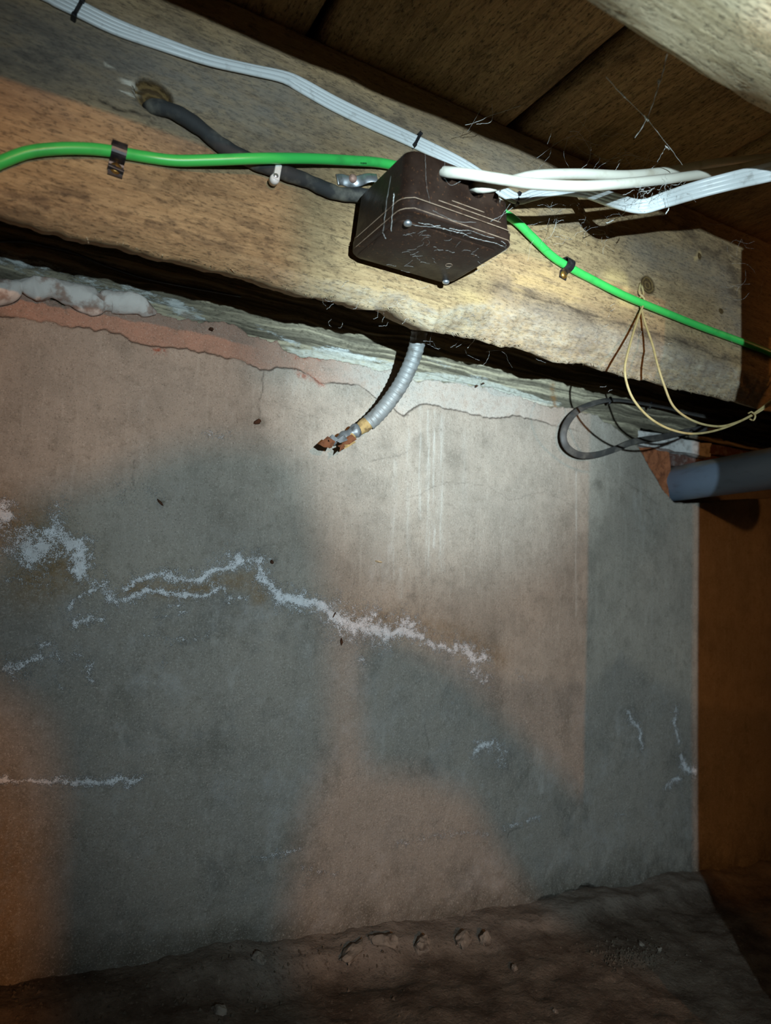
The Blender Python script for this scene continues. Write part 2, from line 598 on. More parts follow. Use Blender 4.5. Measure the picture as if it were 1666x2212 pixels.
BREAK = [(-200, 650), (0, 683), (60, 690), (150, 706), (230, 715), (275, 728), (285, 742), (330, 750), (380, 750), (450, 765), (520, 778), (560, 800), (610, 795), (650, 800), (690, 828), (740, 828), (770, 830), (800, 850), (820, 868), (850, 882), (872, 899), (890, 885), (905, 872), (940, 876), (1000, 890), (1060, 905), (1110, 898), (1170, 910), (1215, 925)]
TOPEDGE = [(-400, 540), (-50, 600), (0, 615), (120, 650), (330, 672), (420, 690), (450, 695), (490, 690), (520, 705), (545, 725), (600, 735), (615, 755), (650, 768), (700, 772), (760, 780), (820, 800), (850, 795), (900, 820), (940, 818), (1000, 825), (1060, 835), (1110, 850), (1180, 875), (1230, 880), (1290, 897), (1335, 925), (1382, 966), (1480, 970), (1520, 985), (1700, 1010), (2200, 1090)]
HOLE = [(1380, 966), (1500, 962), (1600, 980), (1700, 995), (1700, 1072), (1560, 1083), (1480, 1088), (1457, 1086), (1432, 1058), (1408, 1018)]
SALT = [  # (points, width px, strength)
    ([(0, 1102), (20, 1112)], 9, .7), ([(4, 1120), (8, 1148)], 12, .4), ([(62, 1180), (75, 1195), (92, 1178)], 20, .8),
    ([(122, 1112), (124, 1140), (135, 1160)], 14, .5), ([(115, 1150), (150, 1180), (175, 1178), (180, 1195), (168, 1215), (180, 1238)], 13, .7),
    ([(178, 1232), (205, 1258), (235, 1275)], 14, .42), ([(225, 1285), (270, 1298), (300, 1285)], 9, .55), ([(300, 1285), (320, 1278), (370, 1279), (430, 1291), (472, 1272)], 5, .6),
    ([(262, 1268), (275, 1270), (285, 1262)], 4, .6), ([(300, 1252), (345, 1243), (385, 1250)], 9, .55), ([(385, 1250), (430, 1247), (462, 1233), (500, 1218), (520, 1205)], 9, .6),
    ([(495, 1212), (530, 1215), (560, 1212), (563, 1235)], 16, .45), ([(310, 1262), (420, 1262), (470, 1262)], 14, .26),
    ([(563, 1235), (575, 1262), (605, 1285), (650, 1297)], 10, .62), ([(600, 1285), (660, 1300), (700, 1315), (722, 1332)], 13, .72),
    ([(722, 1330), (745, 1350), (790, 1360), (830, 1366)], 22, .68), ([(770, 1345), (800, 1330)], 18, .55), ([(830, 1367), (870, 1362), (905, 1375)], 11, .7), ([(868, 1345), (890, 1348)], 16, .6),
    ([(905, 1375), (945, 1395), (978, 1408)], 10, .55), ([(985, 1395), (1012, 1405), (1025, 1425), (1045, 1420)], 15, .6), ([(1020, 1450), (1045, 1460)], 18, .46),
    ([(1115, 1450), (1130, 1470)], 12, .25), ([(930, 1360), (950, 1380)], 22, .2), ([(475, 1272), (485, 1290), (525, 1292)], 5, .5),
    ([(150, 1318), (170, 1292), (215, 1268)], 5, .55), ([(158, 1347), (190, 1333), (218, 1334)], 6, .5), ([(60, 1428), (85, 1420), (115, 1418)], 7, .5), ([(22, 1442), (42, 1446)], 10, .55),
    ([(165, 1412), (185, 1425), (190, 1470)], 5, .42), ([(92, 1395), (105, 1390)], 6, .5), ([(345, 1328), (362, 1326)], 7, .4), ([(360, 1303), (380, 1305)], 6, .4), ([(385, 1325), (395, 1322)], 5, .4),
    ([(20, 1252), (60, 1262), (100, 1265)], 9, .3), ([(315, 1372), (370, 1382), (440, 1375), (470, 1350)], 6, .3), ([(122, 1465), (125, 1480), (150, 1488)], 3, .35), ([(340, 1480), (352, 1430), (375, 1385)], 4, .25),
    ([(0, 1686), (110, 1687)], 3, .6), ([(110, 1687), (165, 1686), (230, 1682), (300, 1681)], 5, .62), ([(545, 1850), (590, 1843), (640, 1838)], 5, .42), ([(640, 1870), (720, 1880)], 4, .28),
    ([(1082, 1790), (1110, 1775), (1160, 1766)], 6, .4), ([(1355, 1540), (1375, 1575), (1385, 1612)], 12, .5), ([(1458, 1532), (1452, 1560), (1462, 1600)], 9, .52), ([(1470, 1635), (1478, 1660), (1495, 1660)], 13, .6), ([(1432, 1695), (1465, 1680)], 7, .5),
    ([(1025, 1625), (1035, 1610), (1060, 1605)], 8, .62), ([(1060, 1615), (1090, 1620), (1080, 1640)], 20, .36), ([(935, 1530), (1010, 1500)], 22, .14), ([(1330, 1757), (1350, 1757)], 8, .3), ([(640, 1930), (660, 1890)], 5, .2),
    ([(265, 1060), (330, 1075)], 34, .16), ([(1060, 1800), (960, 1800), (860, 1820)], 7, .3), ([(440, 938), (480, 940)], 5, .35), ([(780, 1418), (785, 1432)], 6, .4), ([(1000, 1560), (960, 1600)], 30, .1), ([(470, 1650), (520, 1740)], 30, .1), ([(350, 1580), (365, 1640)], 16, .14)]
CRACKS = [([(570, 802), (566, 835), (560, 870), (556, 912)], 1.3, .8), ([(590, 868), (640, 890), (690, 905)], 1.0, .35), ([(845, 880), (862, 896), (880, 900)], 1.6, .9), ([(790, 1000), (850, 985), (880, 975)], 1.0, .5), ([(880, 1078), (960, 1042), (1050, 1050), (1100, 1080), (1180, 1060), (1250, 1102)], 1.0, .45),
          ([(290, 995), (285, 1030), (292, 1050)], 1.2, .6), ([(1350, 1040), (1385, 1062), (1420, 1090)], 1.2, .55), ([(1395, 1100), (1410, 1115)], 3, .5), ([(1255, 1050), (1275, 1090)], 1, .4), ([(830, 1340), (838, 1325)], 1.5, .6), ([(915, 1565), (925, 1617)], 1.5, .6), ([(960, 1210), (975, 1235)], 1.2, .5), ([(1100, 1905), (1140, 1935), (1155, 1938)], 1.5, .6), ([(1490, 1735), (1503, 1765)], 1.5, .6), ([(1120, 1785), (1098, 1795), (1095, 1805)], 2.0, .7)]
BREAKOFF = [(1150, 1938), (1190, 1930), (1230, 1915), (1262, 1903), (1285, 1912), (1290, 1960), (1250, 1975), (1170, 1975), (1140, 1960)]

xs = axis_grid(-0.05, 1.04, 0.0012, -1.4, 1.9)
zs = axis_grid(-0.06, 0.63, 0.0012, -0.25, 0.84, 6)
GX, GZ = np.meshgrid(xs, zs)
px = 1 / 2150.0            # about one pixel at the wall in metres
wob = fbm(GX * 90, GZ * 90, 4, 2) * 0.005
wobx = fbm(GX * 90 + 40, GZ * 90, 4, 4) * 0.0045
AX, AZ = GX + wobx, GZ + wob
salt = np.zeros(GX.shape)
for pts, wid, st in SALT:
    d = pdist(AX, AZ, w2(pts))
    salt = np.maximum(salt, st * 1.02 * np.exp(-(d / ((wid * 1.0 + 1.4) * px)) ** 2))
    salt = np.maximum(salt, st * 0.66 * np.exp(-(d / ((wid + 2.0) * px * 2.1)) ** 2))
brk = np.array(w2(BREAK))
zb = np.interp(GX, brk[:, 0], brk[:, 1])
top = np.array(w2(TOPEDGE))
zt = np.interp(GX, top[:, 0], top[:, 1])
jit = fbm(GX * 160, GZ * 0 + 3.3, 3, 1) * 0.0035 * (1 - 0.8 * sstep(0.66, 0.72, GX))
fade = 1 - sstep(0.56, 0.64, GX)
below = 1 - sstep(-0.0012, 0.0012, GZ - zb - jit * 0.7)
dcrk = np.abs(GZ - zb - jit * 0.7)
crack = 0.85 * np.exp(-(dcrk / 0.0009) ** 2) * fade * sstep(0.32, 0.5, vn(GX * 55, GZ * 0, 5) + 0.15)
for pts, wid, st in CRACKS:
    d = pdist(GX + wobx * 0.5, GZ + wob * 0.5, w2(pts))
    crack = np.maximum(crack, st * 0.6 * np.exp(-(d / (max(wid, 1.1) * px)) ** 2))
above_top = sstep(-0.0015, 0.0015, GZ - zt - jit)
hole = inpoly(GX, GZ + jit * 0.5, w2(HOLE))
boff = inpoly(AX, AZ, w2(BREAKOFF)) * 1.0
pink = (1 - below) * fade * (1 - 0.75 * sstep(0.24, 0.36, GX))
pale = (1 - below) * sstep(0.24, 0.36, GX) * (1 - sstep(0.5, 0.6, GX)) * 0.8
dp = np.array(w2([(-300, 1240), (0, 1255), (100, 1265), (230, 1285), (480, 1265), (560, 1240), (700, 1330), (800, 1370), (960, 1405), (1050, 1460), (1130, 1470), (1270, 1480), (1340, 1420), (1500, 1520), (2000, 1600)]))
zd = np.interp(GX, dp[:, 0], dp[:, 1])
damp = 1 - sstep(-0.012, 0.012, GZ - zd - fbm(GX * 40, GZ * 40, 4, 3) * 0.01)
damp = np.maximum(damp, 0.55 * np.exp(-(pdist(GX, GZ, w2([(330, 1100), (480, 1140), (620, 1230)])) / 0.045) ** 2))
sandy = np.maximum.reduce([np.exp(-(pdist(AX, AZ, w2([(0, 1130), (70, 1150), (130, 1220), (70, 1250)])) / 0.022) ** 2), 0.8 * np.exp(-(pdist(AX, AZ, w2([(280, 1272), (420, 1272), (540, 1250), (560, 1290)])) / 0.008) ** 2), 0.6 * np.exp(-(pdist(AX, AZ, w2([(760, 1335), (860, 1345), (980, 1370), (1080, 1420)])) / 0.014) ** 2), 0.8 * np.exp(-(pdist(AX, AZ, w2([(-100, 1700), (0, 1850), (0, 2100)])) / 0.03) ** 2)])
brick_a = np.maximum.reduce([np.exp(-(pdist(AX, AZ, w2([(325, 760), (352, 762)])) / 0.0035) ** 2), 0.8 * np.exp(-(pdist(AX, AZ, w2([(640, 802), (690, 830)])) / 0.003) ** 2), 0.8 * np.exp(-(pdist(AX, AZ, w2([(640, 770), (690, 772)])) / 0.002) ** 2)])
streak = np.zeros(GX.shape)
for u, v0, v1, w_, s_ in [(905, 880, 1120, 4, .6), (922, 890, 1240, 5, .55), (935, 890, 1180, 4, .6), (880, 930, 1200, 6, .35), (950, 900, 1230, 8, .4), (862, 1230, 1290, 6, .5), (1243, 1020, 1330, 4, .5), (850, 1000, 1250, 6, .25), (1405, 1250, 1350, 5, .2), (305, 870, 1010, 6, .2), (1000, 930, 1100, 8, .25)]:
    streak = np.maximum(streak, s_ * np.exp(-(pdist(GX + wobx * 0.3, GZ, w2([(u, v0), (u, v1)])) / (w_ * px)) ** 2))
fl = np.array(w2([(-300, 2200), (0, 2140), (300, 2070), (640, 2030), (1000, 1980), (1500, 1880), (2000, 1800)]))
zf = np.interp(GX, fl[:, 0], fl[:, 1])
grime = np.clip(1 - sstep(0.0, 0.05, GZ - zf - fbm(GX * 30, GZ * 30, 3, 6) * 0.03), 0, 1) * 0.8
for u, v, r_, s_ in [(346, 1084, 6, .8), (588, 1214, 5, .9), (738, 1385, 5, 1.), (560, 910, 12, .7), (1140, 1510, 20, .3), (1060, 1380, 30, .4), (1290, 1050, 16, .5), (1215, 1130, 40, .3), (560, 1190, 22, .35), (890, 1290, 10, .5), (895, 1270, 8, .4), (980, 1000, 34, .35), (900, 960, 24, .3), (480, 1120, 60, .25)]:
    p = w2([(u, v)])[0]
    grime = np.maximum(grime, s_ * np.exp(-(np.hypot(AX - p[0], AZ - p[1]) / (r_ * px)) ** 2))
# relief: plaster coat proud below the break line, lifted skin around the salt, hole by the pipe
dep = fbm(GX * 5, GZ * 5, 3, 1) * 0.0035 + fbm(GX * 26, GZ * 26, 4, 3) * 0.0012
dep = dep - 0.0030 * below * fade - 0.0016 * (1 - fade)
dep = dep + 0.0013 * crack * 1.2 - 0.0009 * np.clip(salt, 0, 1)
dep = dep + 0.03 * above_top + 0.085 * hole + 0.012 * boff
lowrough = 1 - sstep(0.0, 0.07, GZ - zf)
dep = dep - lowrough * (0.004 + fbm(GX * 60, GZ * 60, 3, 5) * 0.004)
P = np.stack([GX, YW + dep, GZ], -1)
wall = struct(gridmesh('wall_back', P, dict(salt=salt, crack=np.clip(crack, 0, 1), pink=pink, pale=pale, damp=damp, sandy=sandy, brick=brick_a, streak=streak, grime=np.maximum(grime, boff * 0.8)), M_wall))

# ------------------------------------------------------------------ timber wall plate bedded on the masonry
xp = axis_grid(-0.06, 1.06, 0.0022, -1.2, 1.9)
zp = np.arange(0.515, 0.672, 0.0008)
PX, PZ = np.meshgrid(xp, zp)
zmin = 0.515 + (at(1450, 938, YW)[2] + 0.002 - 0.515) * sstep(at(1372, 950, YW)[0], at(1390, 950, YW)[0], PX)
PZ = np.maximum(PZ, zmin)
ridge = fbm(PX * 9 + 2, PZ * 330 + fbm(PX * 16, PZ * 40, 3, 2) * 2.2, 4, 4)
dy = -0.0022 * ridge - 0.002 * fbm(PX * 6, PZ * 20, 2, 1)
ztp = np.interp(PX, top[:, 0], top[:, 1])
lime = 0.75 * np.exp(-(np.abs(PZ - ztp - 0.004) / 0.007) ** 2) * sstep(0.19, 0.26, PX) * (1 - sstep(0.55, 0.66, PX))
paint = 0.5 * np.exp(-(pdist(PX, PZ, w2([(-60, 540), (40, 560), (130, 590), (240, 625), (330, 640), (430, 680)])) / 0.016) ** 2)
paint = np.maximum(paint, 0.5 * np.exp(-(pdist(PX, PZ, w2([(560, 705), (640, 740), (700, 750), (880, 790)])) / 0.008) ** 2))
paint = np.maximum(paint, 0.42 * np.exp(-(pdist(PX, PZ, w2([(930, 770), (1000, 800), (1080, 820)])) / 0.009) ** 2))
rust = np.maximum(np.exp(-(pdist(PX, PZ, w2([(1200, 830), (1205, 875)])) / 0.004) ** 2), 0.7 * np.exp(-(pdist(PX, PZ, w2([(400, 676), (418, 682)])) / 0.003) ** 2))
yp = YW + 0.0045 + dy
plate_front = np.stack([PX, yp, PZ], -1)
plate_back = plate_front[[-1, 0]].copy()
plate_back[:, :, 1] = YW + 0.075
z0 = np.zeros((2, PX.shape[1]))
ext = lambda a: np.vstack([a, z0])
plate = gridmesh('wall_plate', np.vstack([plate_front, plate_back]), dict(lime=ext(lime), paint=ext(paint), rust=ext(rust), ridge=ext(ridge)), M_plate, closed=True)
tag(plate, 'weathered grey timber plate with paint remains along the top of the plaster wall', 'timber')

# ------------------------------------------------------------------ floor beam across the view
ZT, ZBOT = 0.770, 0.577
xb = axis_grid(-0.06, 0.86, 0.0018, -1.0, 1.5)
tf = np.linspace(0, 1, 130)
chz = np.interp(xb, [-1, 0.0, 0.2, 0.30, 0.36, 0.45, 0.55, 0.72, 1.5], [.012, .011, .012, .016, .034, .036, .037, .034, .03])
chd = np.interp(xb, [-1, 0.0, 0.2, 0.30, 0.36, 0.55, 0.72, 1.5], [.010, .010, .010, .012, .022, .022, .020, .018])
edge = ZBOT + fbm(xb * 22, xb * 0, 4, 1) * 0.0035 + fbm(xb * 130, xb * 0 + 7, 3, 2) * 0.0018
edge += -0.0040 * np.exp(-((xb - 0.300) / 0.022) ** 2) + 0.004 * np.exp(-((xb - 0.262) / 0.014) ** 2)
rows, att = [], {k: [] for k in ('grey', 'stain', 'pale', 'wane', 'knot', 'crack', 'white')}
BXr, BZr = [], []
for t in tf:
    zz = ZT + (edge - ZT) * t
    k = np.clip((edge + chz - zz) / chz, 0, 1)
    yy = YB + chd * k ** 1.6
    rows.append(np.stack([xb, yy, zz], -1))
    att['wane'].append(sstep(0.0, 0.25, k) * sstep(0.1, 0.3, xb))
Pf = np.array(rows)
X_, Z_ = Pf[:, :, 0], Pf[:, :, 2]
w2b = lambda pts: w2(pts, YB)
bx = lambda u, v: w2b([(u, v)])[0]
knot = np.zeros(X_.shape)
kd = np.zeros(X_.shape)
for u, v, rx, rz, dp_ in [(332, 208, .0140, .0115, .0055), (1400, 615, .0105, .0098, .0012), (1512, 553, .003, .004, 0), (1558, 672, .004, .003, 0), (1205, 835, .001, .001, 0)]:
    c = bx(u, v)
    r = np.hypot((X_ - c[0]) / rx, (Z_ - c[1]) / rz)
    r = r * (1 + 0.10 * fbm(X_ * 120, Z_ * 120, 2, 3))
    knot = np.maximum(knot, np.clip(1.12 - r, 0, 1) * (r < 1.12))
    kd += dp_ * (1 - sstep(0.8, 1.02, r))
aw = fbm(X_ * 70, Z_ * 70, 3, 5) * 0.006
stain = np.zeros(X_.shape)
for pts, w_, s_ in [([(0, 420), (180, 440), (330, 480), (520, 520), (700, 560)], 30, .8), ([(300, 400), (420, 470), (560, 500)], 34, .5), ([(950, 610), (1080, 618), (1150, 640), (1300, 690), (1450, 735), (1600, 780)], 12, .75), ([(1440, 470), (1500, 500), (1580, 560), (1590, 640)], 40, .7), ([(1310, 500), (1420, 505)], 14, .5),
                    ([(420, 60), (700, 190), (1000, 320)], 18, .5), ([(0, 90), (200, 130)], 60, .5), ([(740, 430), (800, 440)], 12, .5), ([(1150, 520), (1140, 580)], 5, .7), ([(1288, 510), (1292, 535)], 5, .6), ([(640, 480), (690, 560)], 26, .45)]:
    stain = np.maximum(stain, s_ * np.exp(-(pdist(X_ + aw, Z_ + aw, w2b(pts)) / (w_ / 2400)) ** 2))
grey = np.zeros(X_.shape)
for pts, w_, s_ in [([(-50, 60), (150, 110), (420, 190), (600, 230)], 90, .75), ([(700, 240), (950, 310), (1200, 390)], 60, .55), ([(1100, 640), (1300, 710), (1560, 790)], 36, .5), ([(1380, 540), (1560, 600), (1590, 700)], 60, .5), ([(1180, 460), (1330, 500)], 20, .4)]:
    grey = np.maximum(grey, s_ * np.exp(-(pdist(X_ + aw, Z_ + aw, w2b(pts)) / (w_ / 2400)) ** 2))
pale_b = np.zeros(X_.shape)
for pts, w_, s_ in [([(1318, 598), (1350, 605), (1348, 625)], 16, 1.), ([(1345, 650), (1362, 655)], 14, .9), ([(1545, 722), (1562, 728)], 9, .6), ([(1120, 610), (1180, 600), (1240, 640)], 24, .5), ([(1000, 640), (1080, 665)], 14, .4), ([(1500, 560), (1515, 545)], 6, .7)]:
    pale_b = np.maximum(pale_b, s_ * np.exp(-(pdist(X_ + aw, Z_ + aw * 0.5, w2b(pts)) / (w_ / 2300)) ** 2))
white_b = np.zeros(X_.shape)
for pts, w_ in [([(272, 180), (290, 185)], 9), ([(282, 203), (292, 208)], 6), ([(230, 138), (248, 144)], 3), ([(262, 194), (276, 198)], 3)]:
    white_b = np.maximum(white_b, np.exp(-(pdist(X_, Z_, w2b(pts)) / (w_ / 2900)) ** 2))
crk_b = np.zeros(X_.shape)
for pts, w_, s_ in [([(215, 215), (260, 235), (325, 250)], 1.6, .9), ([(250, 330), (330, 260), (360, 240)], 1.3, .5), ([(350, 400), (420, 340)], 1.2, .4), ([(390, 405), (470, 360)], 1.2, .5), ([(560, 290), (480, 360)], 1.2, .35), ([(380, 440), (440, 390)], 1.2, .45), ([(60, 270), (130, 220)], 1.2, .4), ([(1150, 640), (1300, 685), (1450, 730), (1600, 788)], 1.6, .5), ([(1050, 560), (1180, 600)], 1.0, .3)]:
    crk_b = np.maximum(crk_b, s_ * np.exp(-(pdist(X_ + aw * 0.4, Z_ + aw * 0.4, w2b(pts)) / (w_ / 2300)) ** 2))
Pf[:, :, 1] += kd + fbm(X_ * 8, Z_ * 30, 3, 2) * 0.0012 + fbm(X_ * 40, Z_ * 200, 3, 3) * 0.0005 + 0.001 * crk_b + np.array(att['wane']) * fbm(X_ * 60, Z_ * 160, 4, 6) * 0.0025
under = Pf[-1].copy()
under[:, 1] = YB + 0.046
under[:, 2] = edge + 0.012
back = Pf[0].copy()
back[:, 1] = YB + 0.046
Pall = np.concatenate([Pf, under[None], back[None]])
pad = lambda a: np.vstack([np.asarray(a), np.zeros((2, len(xb)))])
beam = gridmesh('floor_beam', Pall, dict(grey=pad(grey), stain=pad(stain), pale=pad(pale_b), wane=pad(att['wane']), knot=pad(knot), crack=pad(np.clip(crk_b, 0, 1)), white=pad(white_b)), M_beam, closed=True)
tag(beam, 'old rough-sawn timber floor beam carrying the brown junction box', 'beam')

# splinters hanging from the beam's lower edge: too many to count
SV, SF = [], []
for i in range(260):
    x = rnd.uniform(0.02, 0.74)
    j = int(np.searchsorted(xb, x))
    p0 = np.array([x, YB + chd[j] * rnd.uniform(0.6, 1), edge[j] + 0.001])
    d = np.array([rnd.uniform(-1, 1), rnd.uniform(-.6, .3), rnd.uniform(-0.9, 0.1)]) * rnd.uniform(.0015, .006)
    s = np.array([0.00025, 0, 0.0002]) * rnd.uniform(.6, 2)
    k = len(SV)
    SV += [p0 - s, p0 + s, p0 + np.array([0, 0.0005, 0]), p0 + d]
    SF += [(k, k + 1, k + 3), (k + 1, k + 2, k + 3), (k + 2, k, k + 3)]
spl = mesh('splinters', SV, SF, M_joist, beam)
spl['kind'] = 'stuff'

# ------------------------------------------------------------------ near joist, timber post, ceiling boards
jx = np.linspace(-1.0, 1.5, 420)


def timber_x(name, y0, y1, z0_, z1_, mat):
    R_ = []
    for (yy, zz) in [(y0, z1_), (y0, z0_ + .002), (y0 + .002, z0_), ((y0 + y1) / 2, z0_), (y1 - .003, z0_), (y1, z0_ + .003), (y1, z1_)]:
        n1 = fbm(jx * 25 + yy * 900, jx * 0 + zz * 70, 4, 3) * 0.0016
        R_.append(np.stack([jx, yy + n1, zz + fbm(jx * 25 + yy * 300, jx * 0, 4, 5) * 0.0016], -1))
    return gridmesh(name, np.array(R_), {}, mat, closed=True)


nj = timber_x('floor_joist', 0.172, 0.227, 0.644, 0.770, M_joist)
tag(nj, 'pale blurred floor joist crossing the top right corner close to the camera', 'joist')
post = box('timber_post', (0.544, 0.172, 0.322), (0.050, 0.055, 0.322), M_post, bev=0.003)
tag(post, 'square timber post standing under the near joist beside the view', 'post')

ceil = struct(box('ceiling', (0.25, 0.1, 0.83), (1.25, 0.85, 0.01), M_board))
yy = np.linspace(-0.74, 0.95, 240)
edges_x = [-0.99, -0.80, -0.61, -0.415, -0.22, -0.02, 0.178, 0.3755, 0.578, 0.776, 0.972, 1.165, 1.36]
for i, (a, b) in enumerate(zip(edges_x[:-1], edges_x[1:])):
    g = 0.0046
    xr = np.linspace(a + g + (.003 if i == 7 else 0), b - g - (.002 if i == 6 else 0), 30)
    YY, XX = np.meshgrid(yy, xr, indexing='ij')
    ZZ = 0.7715 + fbm(XX * 60 + i * 9, YY * 14, 4, i) * 0.0016 + rnd.uniform(0, .002)
    ZZ[:, 0] += .002
    ZZ[:, -1] += .002
    bot = np.stack([XX, YY, ZZ], -1)
    topb = np.stack([XX[:, [-1, 0]], YY[:, [-1, 0]], np.full((len(yy), 2), .795)], -1)
    allp = np.concatenate([bot, topb], 1).transpose(1, 0, 2)
    fbd = gridmesh('floorboard', allp, {}, M_board, closed=True)
    own(fbd, ceil)

# fill light added in the joist bay further right to warm the boards
fill_bulb = empty('fill_light', (1.02, 0.35, 0.770))
tag(fill_bulb, 'invented warm fill light under the boards beyond the post, out of view', 'fill light')
own(disc_lathe('fill_bulb_holder', (1.02, 0.35, 0.770), (0, 0, -1), [(.020, 0), (.020, .006), (.014, .010), (.014, .030)], plain('fill_holder', lin(40, 38, 36))), fill_bulb)
mfill = Mat('fill_glow')
mfill.b.inputs['Emission Color'].default_value = (1.0, 0.50, 0.20, 1)
mfill.b.inputs['Emission Strength'].default_value = 12.0
own(disc_lathe('fill_bulb', (1.02, 0.35, 0.741), (0, 0, -1), [(.010, 0), (.013, .006), (.021, .018), (.024, .030), (.021, .042), (.012, .051), (.003, .054)], mfill.m, ns=20), fill_bulb)

# ------------------------------------------------------------------ ground
gx = axis_grid(-0.3, 1.3, 0.005, -1.4, 1.9)
gy = np.concatenate([np.linspace(-1.5, 0.30, 40, endpoint=False), np.arange(0.30, 0.66, 0.003)])
QX, QY = np.meshgrid(gx, gy)
flw = np.array(w2([(-600, 2260), (0, 2158), (300, 2100), (640, 2050), (1000, 1998), (1500, 1895), (2000, 1830)], 0.60))
base = np.interp(QX, flw[:, 0], flw[:, 1])
q = sstep(0.45, 0.60, QY)
gz = (base - 0.006) * sstep(0.0, 0.45, QY) + fbm(QX * 7, QY * 9, 3, 2) * 0.010
berm = 0.010 * np.exp(-(np.minimum(QY - 0.590 - fbm(QX * 9, QX * 0, 2, 1) * 0.010, 0) / 0.018) ** 2) * (0.5 + 0.9 * vn(QX * 11, QX * 0, 3))
gz = gz + berm + fbm(QX * 60, QY * 60, 3, 4) * 0.0025 + fbm(QX * 200, QY * 200, 2, 5) * 0.001
rub = sstep(0.545, 0.590, QY + fbm(QX * 18, QY * 18, 3, 2) * 0.025) * sstep(0.10, 0.28, QX)
floor = struct(gridmesh('floor', np.stack([QX, QY, gz], -1), dict(rubble=rub), M_soil))


def ground_z(x, y):
    i = np.abs(gx - x).argmin()
    j = np.abs(gy - y).argmin()
    return gz[j, i]


def on_ground(u, v):
    lo, hi = 0.25, 0.64
    for _ in range(30):
        m_ = (lo + hi) / 2
        p = at(u, v, m_)
        if p[2] > ground_z(p[0], p[1]):
            lo = m_
        else:
            hi = m_
    return at(u, v, lo)


def rock_mesh(name, r, seed, sq=(1, 1, .7), sub=3, rough=.3):
    bm = bmesh.new()
    bmesh.ops.create_icosphere(bm, subdivisions=sub, radius=1.0)
    R_ = random.Random(seed)
    off = [Vector((R_.uniform(-1, 1), R_.uniform(-1, 1), R_.uniform(-1, 1))).normalized() for _ in range(11)]
    hh = [R_.uniform(.5, .85) for _ in range(11)]
    for v in bm.verts:
        for o_, h_ in zip(off, hh):
            d_ = v.co.dot(o_)
            if d_ > h_:
                v.co -= o_ * (d_ - h_)
        nx, nz = np.array([v.co.x * 2.2 + seed * 7 + v.co.y]), np.array([v.co.z * 2.2 + v.co.y * 1.7])
        v.co *= 1 + float(fbm(nx, nz, 3, seed)[0]) * 0.45
        v.co = Vector((v.co.x * sq[0], v.co.y * sq[1], v.co.z * sq[2])) * r
    me = bpy.data.meshes.new(name)
    bm.to_mesh(me)
    bm.free()
    return me


STONES = [(762, 2062, .013, 'broken dark mortar lump lying leftmost along the wall foot', (1.7, .8, .6)), (838, 2045, .011, 'cracked mortar lump on the wall foot below the salt line', (1.5, .9, .8)), (915, 2052, .010, 'angular mortar lump beside the dark hollow at the wall foot', (1.1, .9, .9)), (1000, 2030, .011, 'flat mortar lump half sunk in the soil at the wall foot', (1.7, .8, .6)), (1050, 2040, .008, 'brown triangular stone chip lying against the wall foot', (.8, .8, 1.2)), (560, 2075, .007, 'small round clod on the soil below the shaded wall', (1, 1, .8)),
          (1113, 2095, .0035, 'tiny pale pebble on the dark soil', (1.2, 1, .8)), (1200, 2188, .003, 'tiny pale pebble nearest the bottom edge', (1, 1, .8)), (1385, 2042, .004, 'pale pebble at the top of the gravel patch', (1, 1, .8)), (1425, 2055, .0035, 'pale pebble at the right of the gravel patch', (1, 1, .8)), (470, 2185, .006, 'dark clod lying on the bare soil at the bottom', (1.5, 1, .7)), (68, 2032, .005, 'pale flake of plaster in the rubble at the lower left', (1, .7, 1.3))]
for i, (u, v, r_, lb, sq) in enumerate(STONES):
    r_ *= 0.95
    p = on_ground(u, v)
    o = link('stone' if r_ > .005 else 'pebble', rock_mesh('stone', r_, i, sq), M_stone, smooth=False)
    o.location = (p[0], p[1], ground_z(p[0], p[1]) + r_ * sq[2] * 0.5)
    o.rotation_euler = (rnd.uniform(-.2, .2), rnd.uniform(-.2, .2), rnd.uniform(0, 3))
    tag(o, lb, 'stone' if r_ > .005 else 'pebble', 'stones at the wall foot')


def grit(name, spots, n, label):
    V, Fc = [], []
    T = [(0, 0, 1), (0.9, 0, -.3), (-.45, .8, -.3), (-.45, -.8, -.3)]
    for i in range(n):
        u, v, su, sv = spots[rnd.randrange(len(spots))]
        p = on_ground(rnd.gauss(u, su), rnd.gauss(v, sv))
        r_ = rnd.uniform(.0008, .0024)
        a = rnd.uniform(0, 6.28)
        k = len(V)
        for tx, ty, tz in T:
            V.append((p[0] + r_ * (tx * math.cos(a) - ty * math.sin(a)), p[1] + r_ * (tx * math.sin(a) + ty * math.cos(a)), ground_z(p[0], p[1]) + r_ * (tz * .8 + .3)))
        Fc += [(k, k + 1, k + 2), (k, k + 2, k + 3), (k, k + 3, k + 1), (k + 1, k + 3, k + 2)]
    o = mesh(name, V, Fc, M_grit, smooth=False)
    o['kind'] = 'stuff'
    return tag(o, label, 'gravel')


grit('gravel', [(1370, 2070, 45, 14), (1350, 2060, 40, 14)], 260, 'small heap of fine gravel on the soil at the lower right')
grit('gravel', [(60, 2060, 40, 30), (40, 2090, 40, 30), (700, 2075, 120, 20), (400, 2150, 250, 30)], 420, 'crumbled plaster grit scattered along the left wall foot')

# ------------------------------------------------------------------ hole with bricks, mortar and the grey pipe
hp = at(1440, 1020, YW)


